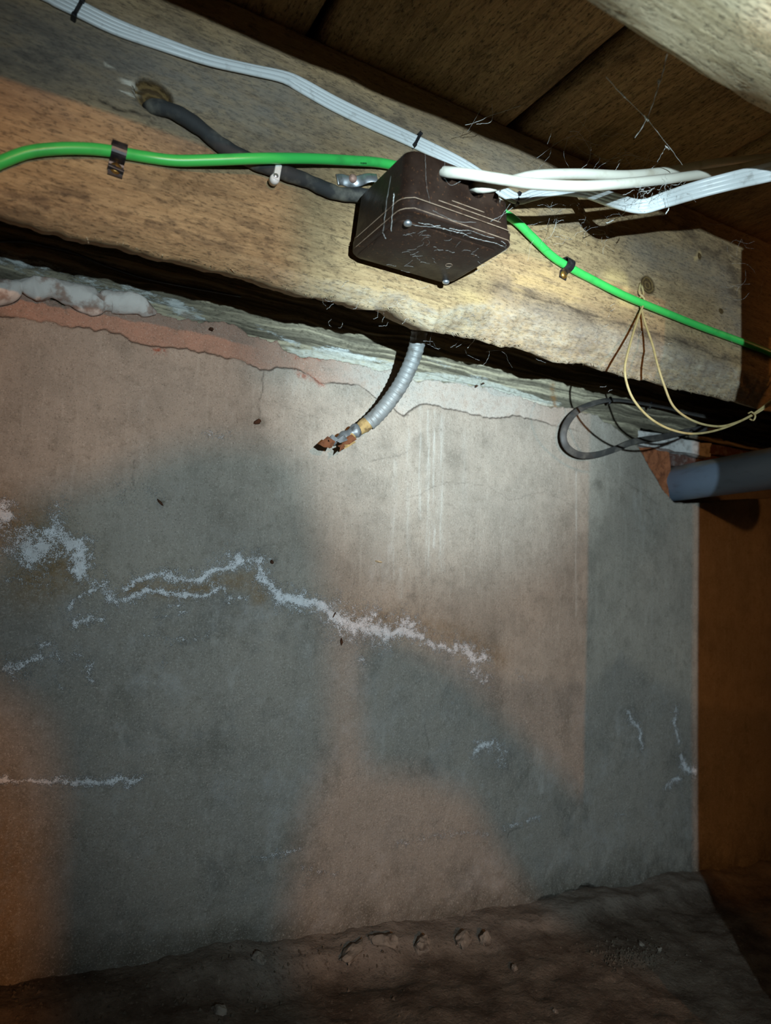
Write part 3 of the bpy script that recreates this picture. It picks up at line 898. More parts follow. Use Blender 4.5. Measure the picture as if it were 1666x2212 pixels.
def rough_block(name, c, h, mat, seed, parent=None, k=.0022):
    o = box(name, c, h, mat, parent)
    bm = bmesh.new()
    bm.from_mesh(o.data)
    bmesh.ops.subdivide_edges(bm, edges=bm.edges, cuts=7, use_grid_fill=True)
    for v in bm.verts:
        a = np.array([v.co.x]), np.array([v.co.z + v.co.y])
        n1 = fbm(a[0] * 110 + seed, a[1] * 110, 3, seed)[0]
        n2 = fbm(a[0] * 110 + seed + 50, a[1] * 110, 3, seed + 2)[0]
        v.co += Vector((n2 * k, n1 * k * 1.4, n2 * k))
    bm.to_mesh(o.data)
    bm.free()
    return o


def px_block(name, u0, u1, v0, v1, front, depth, mat, seed, k):
    a0, a1 = at(u0, (v0 + v1) / 2, front), at(u1, (v0 + v1) / 2, front)
    zc0, zc1 = at((u0 + u1) / 2, v1, front)[2], at((u0 + u1) / 2, v0, front)[2]
    o = rough_block(name, ((a0[0] + a1[0]) / 2, front + depth / 2, (zc0 + zc1) / 2), (abs(a1[0] - a0[0]) / 2, depth / 2, abs(zc1 - zc0) / 2), mat, seed, k=k)
    return own(o, wall)


px_block('brick', 1370, 1446, 968, 1080, YW + .011, .06, M_brick, 1, .004)
px_block('brick', 1420, 1560, 974, 1012, YW + .016, .06, M_dbrick, 2, .003)
px_block('mortar_block', 1382, 1535, 944, 974, YW + .001, .06, M_mortar, 3, .0035)
px_block('brick', 1530, 1760, 930, 1000, YW + .014, .06, M_dbrick, 4, .004)

q1, q2 = at(1472, 1043, YW + .008), at(1666, 1012, .475)
dd = (q2 - q1)
pr_ = 0.0245
pts = [q1 - dd * .25, q1, q1 + dd * .5, q2, q2 + dd * 1.0, q2 + dd * 2.0]
pipe = empty('waste_pipe', q1)
tag(pipe, 'grey plastic waste pipe coming out of the broken hole at right', 'pipe')
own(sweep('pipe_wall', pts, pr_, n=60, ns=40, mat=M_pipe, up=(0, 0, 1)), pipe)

# ------------------------------------------------------------------ mortar sausage squeezed out along the plate at left
fp = [(-40, 622), (20, 622), (45, 617), (75, 622), (110, 618), (150, 628), (200, 645), (222, 646), (240, 640), (275, 650), (310, 660), (338, 671)]
fr = [.010, .010, .0055, .0105, .0085, .0090, .0105, .0068, .0092, .0098, .0085, .0015]
FP = np.array([at(u, v + 6, YW - .004) for u, v in fp])
cumf = np.concatenate([[0], np.cumsum(np.linalg.norm(np.diff(FP, axis=0), axis=1))])
cumf /= cumf[-1]
foam = sweep('mortar_bead', FP, 1.0, n=170, ns=26, mat=M_foam, radf=lambda t: float(np.interp(t, cumf, fr)) * 1.0)
for v in foam.data.vertices:
    a = np.array([v.co.x]), np.array([v.co.z])
    v.co.y += float(fbm(a[0] * 90, a[1] * 90 + v.co.y * 50, 3, 2)[0]) * .0034
    v.co.z += float(fbm(a[0] * 60 + 9, a[1] * 60 + v.co.y * 80, 3, 4)[0]) * .0040
tag(foam, 'lumpy whitish bead of mortar squeezed out under the timber plate at left', 'mortar bead')

# ------------------------------------------------------------------ scraps stuck to the wall
M_scrap = plain('dead_scrap', lin(66, 44, 32), 0.95, 0.1)
M_husk = plain('pale_husk', lin(176, 156, 126), 0.95, 0.1)
for i, (u, v, a_, b_, an, mt, lb) in enumerate([
        (346, 1085, 11, 3, .8, M_scrap, 'dark sliver of debris stuck to the grey plaster at upper left'),
        (588, 1214, 6, 4, 1.3, M_scrap, 'small brown scrap on the plaster right of the salt peak'),
        (738, 1386, 9, 3.5, 1.5, M_scrap, 'brown pointed scrap hanging just below the salt line'),
        (557, 911, 11, 6, -.7, M_scrap, 'reddish brown scrap below the crack left of the conduit'),
        (819, 1213, 12, 2.5, .15, M_husk, 'pale straw husk on the plaster above the salt line'),
        (722, 1328, 9, 1.6, -1.1, M_scrap, 'thin brown stick lying across the salt line'),
        (1030, 834, 5, 3, -.9, M_scrap, 'larger black speck on the bright plaster below the plate'),
        (1045, 828, 3, 2.4, 1.2, M_scrap, 'smaller black speck on the bright plaster below the plate'),
        (457, 710, 6, 3.5, .3, M_scrap, 'dark crumb caught at the foot of the timber plate')]):
    c = at(u, v, YW - .004)
    V, n7 = [], 9
    rr = random.Random(i)
    for lay, yo in ((0, .0006), (1, -.0006)):
        for k in range(n7):
            t = 2 * math.pi * k / n7
            q = rr.uniform(.65, 1.1) if lay == 0 else .7
            xx, zz = a_ * px * math.cos(t) * q, b_ * px * math.sin(t) * q
            V.append((c[0] + xx * math.cos(an) + zz * math.sin(an), YW - .0035 + yo * (1 + k % 3), c[2] - xx * math.sin(an) + zz * math.cos(an)))
    Fc = [tuple(range(n7)), tuple(range(n7, 2 * n7))[::-1]] + [(k, k + n7, (k + 1) % n7 + n7, (k + 1) % n7) for k in range(n7)]
    tag(mesh('wall_scrap', V, Fc, mt, smooth=False), lb, 'debris', 'scraps stuck to the plaster wall')

# ------------------------------------------------------------------ the junction box
BX0, BX1, BY0, BY1, BZ0, BZ1 = 0.2115, 0.3025, 0.3690, 0.4520, 0.6030, 0.6485
jb = empty('junction_box', ((BX0 + BX1) / 2, BY1, BZ0))
tag(jb, 'square brown bakelite junction box with cobwebbed cover on the floor beam', 'junction box')


def rprism(name, x0, x1, y0, y1, levels, r, mat, ns=6):
    """rounded-rectangle prism; levels = list of (z, inset)"""
    V, Fc = [], []
    n = 4 * (ns + 1)
    for z, ins in levels:
        a0, a1, b0, b1 = x0 + ins, x1 - ins, y0 + ins, y1 - ins
        rr = max(r - ins * .5, .001)
        for cx, cy, st in ((a1 - rr, b1 - rr, 0), (a0 + rr, b1 - rr, 90), (a0 + rr, b0 + rr, 180), (a1 - rr, b0 + rr, 270)):
            for k in range(ns + 1):
                a = math.radians(st + 90 * k / ns)
                V.append((cx + rr * math.cos(a), cy + rr * math.sin(a), z))
    for i in range(len(levels) - 1):
        for j in range(n):
            j2 = (j + 1) % n
            Fc.append((i * n + j, i * n + j2, (i + 1) * n + j2, (i + 1) * n + j))
    Fc.append(tuple(range(n))[::-1])
    Fc.append(tuple((len(levels) - 1) * n + j for j in range(n)))
    o = mesh(name, V, Fc, mat, None, True)
    try:
        o.data.set_sharp_from_angle(angle=math.radians(40))
    except Exception:
        pass
    return o


body = rprism('box_body', BX0, BX1, BY0, BY1, [(BZ0 + .0092, .0006), (BZ0 + .0098, 0), (BZ0 + .0115, 0), (BZ0 + .0118, .0006), (BZ1 - .003, .003), (BZ1 - .0008, .0040), (BZ1, .006)], .011, M_box)
# the broken-out corner and cable holes are cut through the front
cut = []
hz = [at(962, 373, BY0), at(1028, 403, BY0)]
for c, (r1, r2) in zip(hz, ((.0052, .0048), (.0068, .0058))):
    cut.append(disc_lathe('cutter', (c[0] + .002, BY0 - .004, c[2]), (0, 1, 0), [(r1, 0), (r1, .018)], None, ns=20))
c5 = at(1100, 425, BY0)
cut.append(box('cutter', (BX1 - .006, BY0 + .004, BZ1 - .005), (.0075, .012, .0085), None))
cut.append(box('cutter', (BX1 - .0155, BY0 + .002, BZ1 - .012), (.0022, .012, .0055), None, rot=Euler((0, .35, 0)).to_matrix()))
for c in cut:
    md = body.modifiers.new('cut', 'BOOLEAN')
    md.object = c
    md.solver = 'EXACT'
bpy.context.view_layer.update()
ev = body.evaluated_get(bpy.context.evaluated_depsgraph_get())
nm = bpy.data.meshes.new_from_object(ev)
body.modifiers.clear()
body.data = nm
for c in cut:
    bpy.data.objects.remove(c)
try:
    nm.set_sharp_from_angle(angle=math.radians(35))
except Exception:
    pass
own(body, jb)
cover = rprism('cover', BX0 - .0006, BX1 + .0006, BY0 - .0006, BY1, [(BZ0, .0022), (BZ0 + .0004, .0010), (BZ0 + .0016, 0), (BZ0 + .0084, 0), (BZ0 + .0088, .0006)], .0105, M_box)
own(cover, jb)
# raised, worn beads around the rim (the seam lines)
for k, (z, x0, x1, out, full) in enumerate([(BZ0 + .0090, 0, 1, .0009, True), (BZ0 + .0018, 0, 1, .0009, True), (BZ0 + .0135, .28, .86, .0004, False), (BZ0 + .0168, .40, .70, .0001, False)]):
    a0, a1 = BX0 - out, BX1 + out
    b0, b1 = BY0 - out, BY1
    if full:
        r_ = .011
        P_ = [(a0, b1 - .011, z), (a0, (b0 + b1) / 2, z)]
        P_ += [(a0 + r_ - r_ * math.cos(t), b0 + r_ - r_ * math.sin(t), z) for t in np.linspace(0, math.pi / 2, 6)]
        P_ += [((a0 + a1) / 2, b0, z)]
        P_ += [(a1 - r_ + r_ * math.sin(t), b0 + r_ - r_ * math.cos(t), z) for t in np.linspace(0, math.pi / 2, 6)]
        P_ += [(a1, (b0 + b1) / 2, z), (a1, b1 - .011, z)]
    else:
        L_ = BX1 - BX0
        P_ = [(BX0 + L_ * x0, b0 + .0006, z), (BX0 + L_ * (x0 + x1) / 2, b0 + .0006, z), (BX0 + L_ * x1, b0 + .0006, z)]
    own(sweep('rim_bead', P_, .00026, n=60 if full else 12, ns=6, mat=M_seam), jb)
# recessed plate edge on the cover: a low raised field
fld = rprism('cover_field', BX0 + .004, BX1 - .004, BY0 + .013, BY1 - .003, [(BZ0 - .0012, .0012), (BZ0 - .0004, 0), (BZ0 + .001, 0)], .006, M_box)
own(fld, cover)
for u, v, dy_ in ((881, 481, .382), (963, 620, .4445)):
    c = at(u, v, dy_)
    s_ = own(disc_lathe('screw', (c[0], c[1], BZ0 - .0034), (0, 0, 1), [(.0012, 0), (.0024, .0005), (.0029, .0014), (.0029, .0022), (.0018, .0024), (.0018, .006)], M_steel), cover)
    own(box('slot', (c[0], c[1], BZ0 - .0033), (.0024, .0003, .0003), M_black), s_) if False else None
c = at(970, 579, BY0 + .05)
rg = [(c[0] + .0026 * math.cos(t), c[1] + .0026 * math.sin(t), BZ0 - .0012) for t in np.linspace(0, 2 * math.pi, 20)]
own(sweep('mould_mark', rg, .0002, n=30, ns=5, mat=M_seam, cap=False), cover)
# fixing lugs to the beam
for x in (BX0 + .018, BX1 - .018):
    own(box('fixing_lug', (x, (BY1 + YB) / 2 + .001, BZ0 + .034), (.006, (YB - BY1) / 2 + .003, .005), M_box, bev=.001), jb)
# stub of the entry bush on the right
cb = at(1118, 493, YB - .012)
own(sweep('entry_bush', [(BX1 - .002, YB - .016, cb[2]), (BX1 + .004, YB - .013, cb[2] + .001), (BX1 + .0095, YB - .009, cb[2] + .002)], .0042, n=10, ns=14, mat=M_lead, radf=lambda t: 1 - .45 * t ** 3), jb)

# ------------------------------------------------------------------ cables
def path(pl):
    return [at(u, v, y) for u, v, y in pl]


def run_left(P_, dz=0.0, L_=0.8):
    """carry a cable on along the timber beyond the left of the view"""
    return [P_[0] + np.array([-L_, 0, dz]), P_[0] + np.array([-L_ * .5, 0, dz * .6]), P_[0] + np.array([-.04, 0, dz * .08])] + list(P_)


green = [(-60, 372, YB - .004), (0, 351, YB - .004), (60, 329, YB - .005), (130, 321, YB - .006), (200, 322, YB - .006), (256, 329, YB - .005), (320, 340, YB - .004), (380, 347, YB - .006), (450, 346, YB - .010), (540, 343, YB - .0155), (600, 342, YB - .0165), (680, 343, YB - .013), (760, 347, YB - .010), (830, 353, YB - .007), (900, 372, YB - .0055), (1000, 418, YB - .0045), (1060, 446, YB - .0045), (1110, 474, YB - .006), (1150, 512, YB - .006), (1190, 551, YB - .0045), (1224, 574, YB - .004), (1280, 604, YB - .004), (1350, 639, YB - .006), (1430, 672, YB - .005), (1520, 708, YB - .0045), (1620, 745, YB - .0045), (1720, 785, YB - .0045), (1900, 850, YB - .0045)]
gc = sweep('green_cable', run_left(path(green)), .0037, n=320, ns=16, mat=M_green)
tc = bpy.data.curves.new('marking', 'FONT')
tc.body = '10 0SMM'
tc.size = .0016
tc.extrude = .00005
to_ = bpy.data.objects.new('marking', tc)
COL.objects.link(to_)
m0 = at(779, 353.5, YB - .0127)
m1 = at(824, 356.5, YB - .0110)
tx = Vector(m1 - m0).normalized()
tz = Vector((0, -1, 0))
tz = (tz - tx * tz.dot(tx)).normalized()
ty_ = tz.cross(tx)
mm = Matrix((tx, ty_, tz)).transposed().to_4x4()
mm.translation = Vector(m0)
to_.matrix_world = mm
bpy.context.view_layer.update()
tme = bpy.data.meshes.new_from_object(to_.evaluated_get(bpy.context.evaluated_depsgraph_get()))
tme.transform(mm)
bpy.data.objects.remove(to_)
own(link('printed_marking', tme, M_black, smooth=False), gc)
tag(gc, 'bright green earth cable running along the beam behind the junction box', 'cable')

black = [(312, 229, YB + .006), (330, 231, YB - .0005), (352, 234, YB - .004), (385, 246, YB - .0062), (430, 275, YB - .0058), (480, 315, YB - .0055), (540, 346, YB - .0055), (600, 369, YB - .0055), (660, 389, YB - .0055), (700, 407, YB - .0058), (735, 419, YB - .006), (770, 421, YB - .0065), (812, 423, YB - .009)]
bc = sweep('black_cable', path(black), .0052, n=110, ns=18, mat=M_rubber, radf=lambda t: min(1, .35 + t * 14) * (1 + .05 * math.sin(t * 43) + .03 * math.sin(t * 97)))
tag(bc, 'thick dusty black rubber cable leaving a hole in the beam to the box', 'cable')
pe = path(black)[-1]
col_ = sweep('entry_collar', [pe + np.array([-.001, 0, 0]), pe + np.array([.0012, 0, 0])], .0064, n=4, ns=18, mat=M_paper)
own(col_, jb)

# bundle of flat white cables, clipped along the top of the beam and swinging out to the right
WB = [(90, -22, 0, 9), (125, -4, 0, 9), (168, 18, 0, 8), (250, 58, 0, 7.5), (350, 95, 0, 6), (450, 129, 0, 4.6), (540, 150, 0, 4.2), (612, 166, 0, 5.0), (650, 184, 0, 6.8), (720, 223, 0, 7.2), (800, 262, 0, 7.2), (890, 303, 0, 6.4), (990, 352, 0, 6.2), (1060, 395, 0, 5.5), (1115, 429, 0, 5.0), (1150, 422, .003, 5.5), (1200, 410, .010, 6), (1265, 414, .035, 7), (1330, 434, .078, 8), (1385, 446, .100, 7), (1430, 434, .108, 8), (1500, 412, .132, 9), (1580, 391, .152, 9.5), (1666, 371, .176, 10), (1800, 338, .205, 10.5)]
wnames = ['uppermost strand of the white flat cables clipped along the beam', 'second strand from the top of the white flat cables on the beam', 'third strand from the top of the white flat cables on the beam', 'lowest strand of the white flat cables clipped along the beam']
for k in range(4):
    off = k - 1.5
    pl = []
    for i, (u, v, dy_, sp) in enumerate(WB):
        a = WB[max(i - 1, 0)]
        b = WB[min(i + 1, len(WB) - 1)]
        du, dv = b[0] - a[0], b[1] - a[1]
        L_ = math.hypot(du, dv)
        ou, ov = -dv / L_ * off * sp, du / L_ * off * sp
        pl.append((u + ou, v + ov, YB - .0022 - dy_ - (.0018 * (k % 2) if sp < 6 else 0)))
    o = sweep('flat_cable', run_left(path(pl)), .0019, .0017, n=300, ns=10, mat=M_white, flat_n=2.4)
    tag(o, wnames[k], 'cable', 'white flat cables')

cr1 = [(950, 371, .380), (968, 372, .370), (1010, 376, .360), (1080, 387, .352), (1150, 397, .348), (1250, 402, .345), (1340, 397, .342), (1430, 388, .340), (1500, 379, .338), (1580, 367, .335), (1680, 345, .330), (1850, 300, .32)]
cr2 = [(1018, 404, .382), (1035, 405, .372), (1065, 402, .366), (1110, 390, .363), (1160, 379, .362), (1250, 376, .362), (1350, 379, .360), (1430, 372, .356), (1500, 360, .352), (1550, 352, .350), (1620, 345, .348), (1750, 330, .345)]
c_ = sweep('cream_cable', path(cr1), .0037, n=110, ns=16, mat=M_cream)
tag(c_, 'thick cream cable leaving the upper hole in the front of the box', 'cable', 'cream cables from the box')
c_ = sweep('cream_cable', path(cr2), .0038, n=110, ns=16, mat=M_cream)
tag(c_, 'thick cream cable from the lower hole of the box passing behind the other', 'cable', 'cream cables from the box')

# yellowed thin wires hanging from the knot
ya = [(1384, 612, YB - .001), (1381, 632, YB - .003), (1392, 645, YB - .006), (1390, 658, YB - .006), (1376, 695, YB - .012), (1357, 760, YB - .03), (1350, 800, YB - .036), (1358, 840, YB - .036), (1375, 872, YB - .036), (1407, 905, YB - .036), (1450, 928, YB - .04), (1500, 937, YB - .045), (1560, 926, YB - .05), (1622, 899, YB - .055), (1666, 872, YB - .06), (1740, 815, YB - .06), (1780, 700, YB - .06)]
yb_ = [(1386, 616, YB - .001), (1390, 636, YB - .003), (1380, 646, YB - .004), (1384, 658, YB - .004), (1393, 695, YB - .010), (1410, 745, YB - .022), (1420, 785, YB - .03), (1435, 832, YB - .034), (1457, 880, YB - .036), (1500, 910, YB - .042), (1550, 921, YB - .048), (1590, 913, YB - .052), (1625, 896, YB - .056), (1666, 866, YB - .06), (1735, 808, YB - .06), (1770, 700, YB - .06)]
o = sweep('thin_wire', path(ya), .00115, n=150, ns=9, mat=M_yellow)
tag(o, 'thin yellowed wire hanging from the knot in the wider loop', 'wire', 'yellowed wires')
o = sweep('thin_wire', path(yb_), .00115, n=150, ns=9, mat=M_yellow)
tag(o, 'thin yellowed wire hanging from the knot in the narrower inner loop', 'wire', 'yellowed wires')
ty = path([(1617, 893, YB - .057), (1624, 890, YB - .0605), (1632, 898, YB - .060), (1628, 908, YB - .058), (1620, 905, YB - .054)])
o = sweep('wire_tie', ty, .0009, n=20, ns=6, mat=M_yellow)
tag(o, 'small twisted tie holding the two yellowed wires together', 'tie')

# flat black cable loop lying against the wall
fl_ = [(1640, 905, YW - .05), (1560, 905, YW - .035), (1480, 891, YW - .018), (1440, 881, YW - .014), (1390, 872, YW - .012), (1330, 864, YW - .012), (1290, 869, YW - .012), (1250, 886, YW - .014), (1226, 912, YW - .016), (1217, 942, YW - .016), (1226, 967, YW - .016), (1253, 983, YW - .015), (1290, 982, YW - .014), (1330, 970, YW - .013), (1370, 954, YW - .013), (1430, 944, YW - .018), (1490, 931, YW - .026), (1560, 920, YW - .045), (1640, 912, YW - .07)]
o = sweep('flat_black_cable', path(fl_), .0042, .0014, n=150, ns=14, mat=M_strip, flat_n=3.0, twist=lambda t: .45 + .5 * math.sin(t * 5.5))
lp = o
tag(o, 'flat black cable bent into a loop against the wall at right', 'cable')
for u, v in ((1318, 865), (1405, 875)):
    c = at(u, v, YW - .012)
    own(sweep('cable_tape', [c + np.array([-.001, 0, .0003]), c + np.array([.001, 0, -.0003])], .0054, .0022, n=4, ns=14, mat=M_black, flat_n=3.0), lp)

tb = [(-40, 524, YW - .006), (0, 521, YW - .008), (50, 521, YW - .010), (100, 531, YW - .010), (160, 546, YW - .008), (230, 574, YW - .006), (320, 602, YW - .006), (420, 622, YW - .008), (520, 640, YW - .012)]
o = sweep('black_wire', run_left(path(tb)), .0011, n=150, ns=8, mat=M_black)
tag(o, 'thin black wire lying along the top of the timber plate at left', 'wire')

# ------------------------------------------------------------------ broken conduit hanging in the gap
cp = [(930, 560, .535), (916, 640, .540), (909, 690, .545), (904, 730, .550), (892, 775, .558), (869, 825, .568), (840, 868, .577), (812, 900, .583), (795, 915, .586)]
CP = path(cp)
cd_ = empty('cable_conduit', CP[2])
tag(cd_, 'broken ribbed grey metal conduit hanging down in front of the wall', 'conduit')
CL = catmull(CP, 40)
Lc = float(np.sum(np.linalg.norm(np.diff(CL, axis=0), axis=1)))
pitch = .0056


def ribf(t):
    s = (t * Lc / pitch) % 1.0
    return 1.0 + .085 * (1 - abs(2 * s - 1)) ** 2.2 - .03


sheath = sweep('conduit_sheath', CP, .0077, n=330, ns=26, mat=M_conduit, radf=ribf, cap=False)
# wind the ribs into a helix
own(sheath, cd_)
ip = path([(800, 910, .585), (785, 921, .587), (770, 932, .588), (752, 944, .589), (738, 951, .590)])
inn = sweep('paper_wrap', ip, .0066, n=40, ns=18, mat=M_paper, radf=lambda t: 1 - .22 * t + .10 * math.sin(t * 9))
own(inn, cd_)
sh = sweep('lead_sheath', path([(775, 928, .5865), (755, 936, .587), (735, 946, .588), (718, 955, .589)]), .0062, .0046, n=30, ns=12, mat=M_lead, radf=lambda t: 1 - .35 * t + .22 * math.sin(t * 14), twist=lambda t: t * 2)
own(sh, cd_)
for k, (tri, th, mt) in enumerate([([(692, 958), (708, 942), (722, 955), (716, 968), (700, 966)], .001, M_rust), ([(712, 946), (718, 938), (728, 950), (722, 958), (708, 953)], .001, M_lead), ([(742, 948), (760, 938), (768, 950), (755, 960), (740, 960)], .003, M_rust), ([(733, 962), (742, 958), (743, 966), (733, 977), (735, 967)], .001, M_rust), ([(728, 944), (745, 938), (748, 952), (735, 957), (726, 952)], .002, M_lead), ([(745, 956), (762, 950), (766, 956), (752, 966), (744, 970)], .001, M_paper)]):
    V = [at(u, v, .580) for u, v in tri] + [at(u, v, .580 + th + .002) for u, v in tri]
    n5 = len(tri)
    V[0][1] += .004
    V[2][1] -= .003
    Fc = [tuple(range(n5)), tuple(range(n5, 2 * n5))[::-1]] + [(i, i + n5, (i + 1) % n5 + n5, (i + 1) % n5) for i in range(n5)]
    own(mesh('torn_flake', V, Fc, mt, smooth=False), cd_)


# ------------------------------------------------------------------ clips, saddle and nails
def pclip(u, v, ang, tab_px, label, screw_mat, w=.0046, ybase=YB, r=.0050):
    """black band over the cable with a screwed tab; ang = cable direction in the beam plane"""
    c = at(u, v, ybase - .0045)
    c[1] = ybase
    t = np.array([math.cos(ang), 0, math.sin(ang)])
    n_ = np.array([math.sin(ang), 0, -math.cos(ang)])          # towards the tab (down)
    root = empty('cable_clip', c)
    tag(root, label, 'cable clip', 'black cable clips on the green cable')
    prof = []
    for a in np.linspace(math.radians(200), math.radians(-20), 14):
        prof.append((math.cos(a) * (r + .0006), -(math.sin(a) * (r + .0006) + r * .9)))
    # band: outside arc then back along inside, extruded along t
    V, Fc = [], []
    tabL = tab_px
    outer = [(-(r + .0016), -.0003)] + [(-math.cos(a) * (r + .0012), -r * .9 - math.sin(a) * (r + .0012)) for a in np.linspace(-.1, math.pi + .1, 14)] + [(r + .0016, -.0022), (r + .003, -.0018), (r + tabL, -.0014)]
    inner = [(-(r + .0002), -.0003)] + [(-math.cos(a) * (r + .0002), -r * .9 - math.sin(a) * (r + .0002)) for a in np.linspace(-.1, math.pi + .1, 14)] + [(r + .0006, -.0008), (r + .003, -.0003), (r + tabL, .0001)]
    for s in (-1, 1):
        for d, y in outer + inner:
            V.append(c + t * w * s + n_ * d + np.array([0, y, 0]))
    m_ = len(outer)
    N = 2 * m_
    for i in range(m_ - 1):
        Fc.append((i, i + 1, N + i + 1, N + i))
        Fc.append((m_ + i, N + m_ + i, N + m_ + i + 1, m_ + i + 1))
        Fc.append((i, m_ + i, m_ + i + 1, i + 1))
        Fc.append((N + i, N + i + 1, N + m_ + i + 1, N + m_ + i))
    Fc.append((0, N, N + m_, m_))
    Fc.append((m_ - 1, 2 * m_ - 1, N + 2 * m_ - 1, N + m_ - 1))
    own(mesh('band', V, Fc, M_black, smooth=False), root)
    sc = c + n_ * (r + tabL * .5)
    own(disc_lathe('screw', (sc[0], ybase - .0012, sc[2]), (0, -1, 0), [(.0038, 0), (.0038, .0009), (.0028, .0020), (.0010, .0026)], screw_mat), root)
    own(box('screw_slot', (sc[0], ybase - .0037, sc[2]), (.0016, .0003, .0003), M_black, rot=Euler((0, .6, 0)).to_matrix()), root)
    return root


cl1 = pclip(256, 328, -.05, .0100, 'black clip with brass screw on the left end of the green cable', M_brass)
own(box('tab_lip', at(250, 366, YB - .003), (.0050, .0026, .0009), M_black, rot=Euler((0, .15, 0)).to_matrix(), bev=.0003), cl1)
pclip(1226, 572, -.18, .0080, 'black clip with brass screw on the green cable right of the box', M_brass, w=.0042)

wc = empty('cable_clip', at(598, 372, YB))
tag(wc, 'white plastic nail clip holding the black cable below the green one', 'cable clip')
p = at(600, 371, YB - .0115)
own(box('clip_body', (p[0], YB - .0085, p[2]), (.0024, .0035, .0062), M_wclip, rot=Euler((0, .12, 0)).to_matrix(), bev=.001), wc)
p = at(597, 379, YB - .012)
own(disc_lathe('clip_foot', (p[0], YB - .005, p[2] - .0012), (0, -1, 0), [(.0034, 0), (.0036, .004), (.003, .0062)], M_wclip), wc)
own(disc_lathe('nail', (p[0], YB - .0110, p[2]), (0, -1, 0), [(.0017, 0), (.0019, .0008), (.0014, .0014)], M_steel), wc)

for (u, v, ang, L_, lb) in ((169, 16, 1.25, .0062, 'black strap clip on the white cables at the top left corner'), (903, 300, 1.15, .0062, 'black strap clip on the white cables just above the box'), (1121, 428, 1.35, .0052, 'black strap clip on the white cables right of the box')):
    c = at(u, v, YB - .0050)
    e = empty('cable_strap', (c[0], YB, c[2]))
    tag(e, lb, 'cable clip', 'black strap clips on the white cables')
    rt_ = Euler((0, -(ang - math.pi / 2), 0)).to_matrix()
    own(box('strap', c, (.0012, .0008, L_), M_black, rot=rt_, bev=.0004), e)
    d = rt_ @ Vector((0, 0, L_))
    own(box('strap_end', (c[0] + d.x, YB - .0025, c[2] + d.z), (.0016, .0034, .0012), M_black, rot=rt_, bev=.0004), e)
    own(box('strap_end', (c[0] - d.x, YB - .0025, c[2] - d.z), (.0016, .0034, .0012), M_black, rot=rt_, bev=.0004), e)

sd = empty('pipe_saddle', at(762, 388, YB))
tag(sd, 'bent zinc saddle strip screwed above the black cable beside the box', 'saddle')
sp_ = [(728, 388, .0010), (740, 388, .0012), (752, 392, .0016), (764, 393, .002), (776, 391, .004), (790, 386, .008), (802, 384, .010), (815, 385, .011)]
own(sweep('strip', [at(u, v, YB - d) for u, v, d in sp_], .0042, .0006, n=40, ns=8, mat=M_steel, flat_n=5, twist=lambda t: .3 * math.sin(t * 5)), sd)
p = at(762, 386, YB - .003)
own(disc_lathe('screw', (p[0], YB - .0022, p[2]), (0, -1, 0), [(.0031, 0), (.0034, .0012), (.0026, .0030), (.0010, .0037)], M_pinkscrew), sd)

# ------------------------------------------------------------------ cobwebs: real threads, nobody could count them
def threads(name, lines, label, mat=M_web, r=.00025, parent=None, fuzz=.00025, gain=1.0):
    V, Fc = [], []
    for ln in lines:
        pts_, rr = ln if isinstance(ln, tuple) else (ln, r)
        Pp = catmull(path(pts_), max(6, 5 * len(pts_))) if len(pts_) > 1 else None
        k0 = len(V)
        for i, q_ in enumerate(Pp):
            q_ = q_ + np.array([rnd.uniform(-1, 1), rnd.uniform(-1, 1), rnd.uniform(-1, 1)]) * fuzz
            rad = rr * gain * 0.5 * rnd.uniform(.5, 1.4)
            for a in (0, 2.09, 4.19):
                V.append(q_ + np.array([math.cos(a) * rad, math.sin(a + 1) * rad, math.sin(a) * rad]))
        for i in range(len(Pp) - 1):
            for j in range(3):
                j2 = (j + 1) % 3
                Fc.append((k0 + i * 3 + j, k0 + i * 3 + j2, k0 + i * 3 + 3 + j2, k0 + i * 3 + 3 + j))
    o = mesh(name, V, Fc, mat, parent)
    o['kind'] = 'stuff'
    if label:
        tag(o, label, 'cobweb')
    return o


def fluff(u0, v0, u1, v1, y0, y1, n, seg=3, step=16):
    out = []
    for _ in range(n):
        u, v, y = rnd.uniform(u0, u1), rnd.uniform(v0, v1), rnd.uniform(y0, y1)
        a = rnd.uniform(0, 6.28)
        ln = [(u, v, y)]
        for _k in range(seg):
            a += rnd.uniform(-.9, .9)
            u += math.cos(a) * step * rnd.uniform(.5, 1.3)
            v += math.sin(a) * step * rnd.uniform(.5, 1.3)
            y += rnd.uniform(-.004, .004)
            ln.append((u, v, y))
        out.append(ln)
    return out


threads('cobweb', [([(1310, 165, .28), (1345, 205, .29), (1398, 257, .30), (1440, 310, .315), (1475, 356, .33)], .0006), ([(1443, 118, .25), (1425, 180, .27), (1398, 257, .30), (1372, 297, .32)], .0006), ([(1440, 315, .32), (1420, 350, .335)], .0004), ([(1394, 254, .30), (1402, 260, .30)], .0018), ([(1438, 316, .317), (1446, 322, .317)], .0011), ([(1424, 172, .265), (1422, 182, .265)], .0010), ([(1344, 204, .29), (1350, 210, .29)], .0009)], 'crossed dusty cobweb strands hanging above the cream cables', fuzz=.0003, gain=1.7)
threads('cobweb', [([(1005, 270, .42), (1035, 262, .42), (1065, 248, .42), (1125, 228, .43)], .0004), ([(1062, 222, .42), (1065, 248, .42), (1058, 265, .42), (1030, 268, .42)], .0005), ([(1010, 285, .44), (1040, 235, .42)], .0003)], 'small angular cobweb under the floorboards above the box')
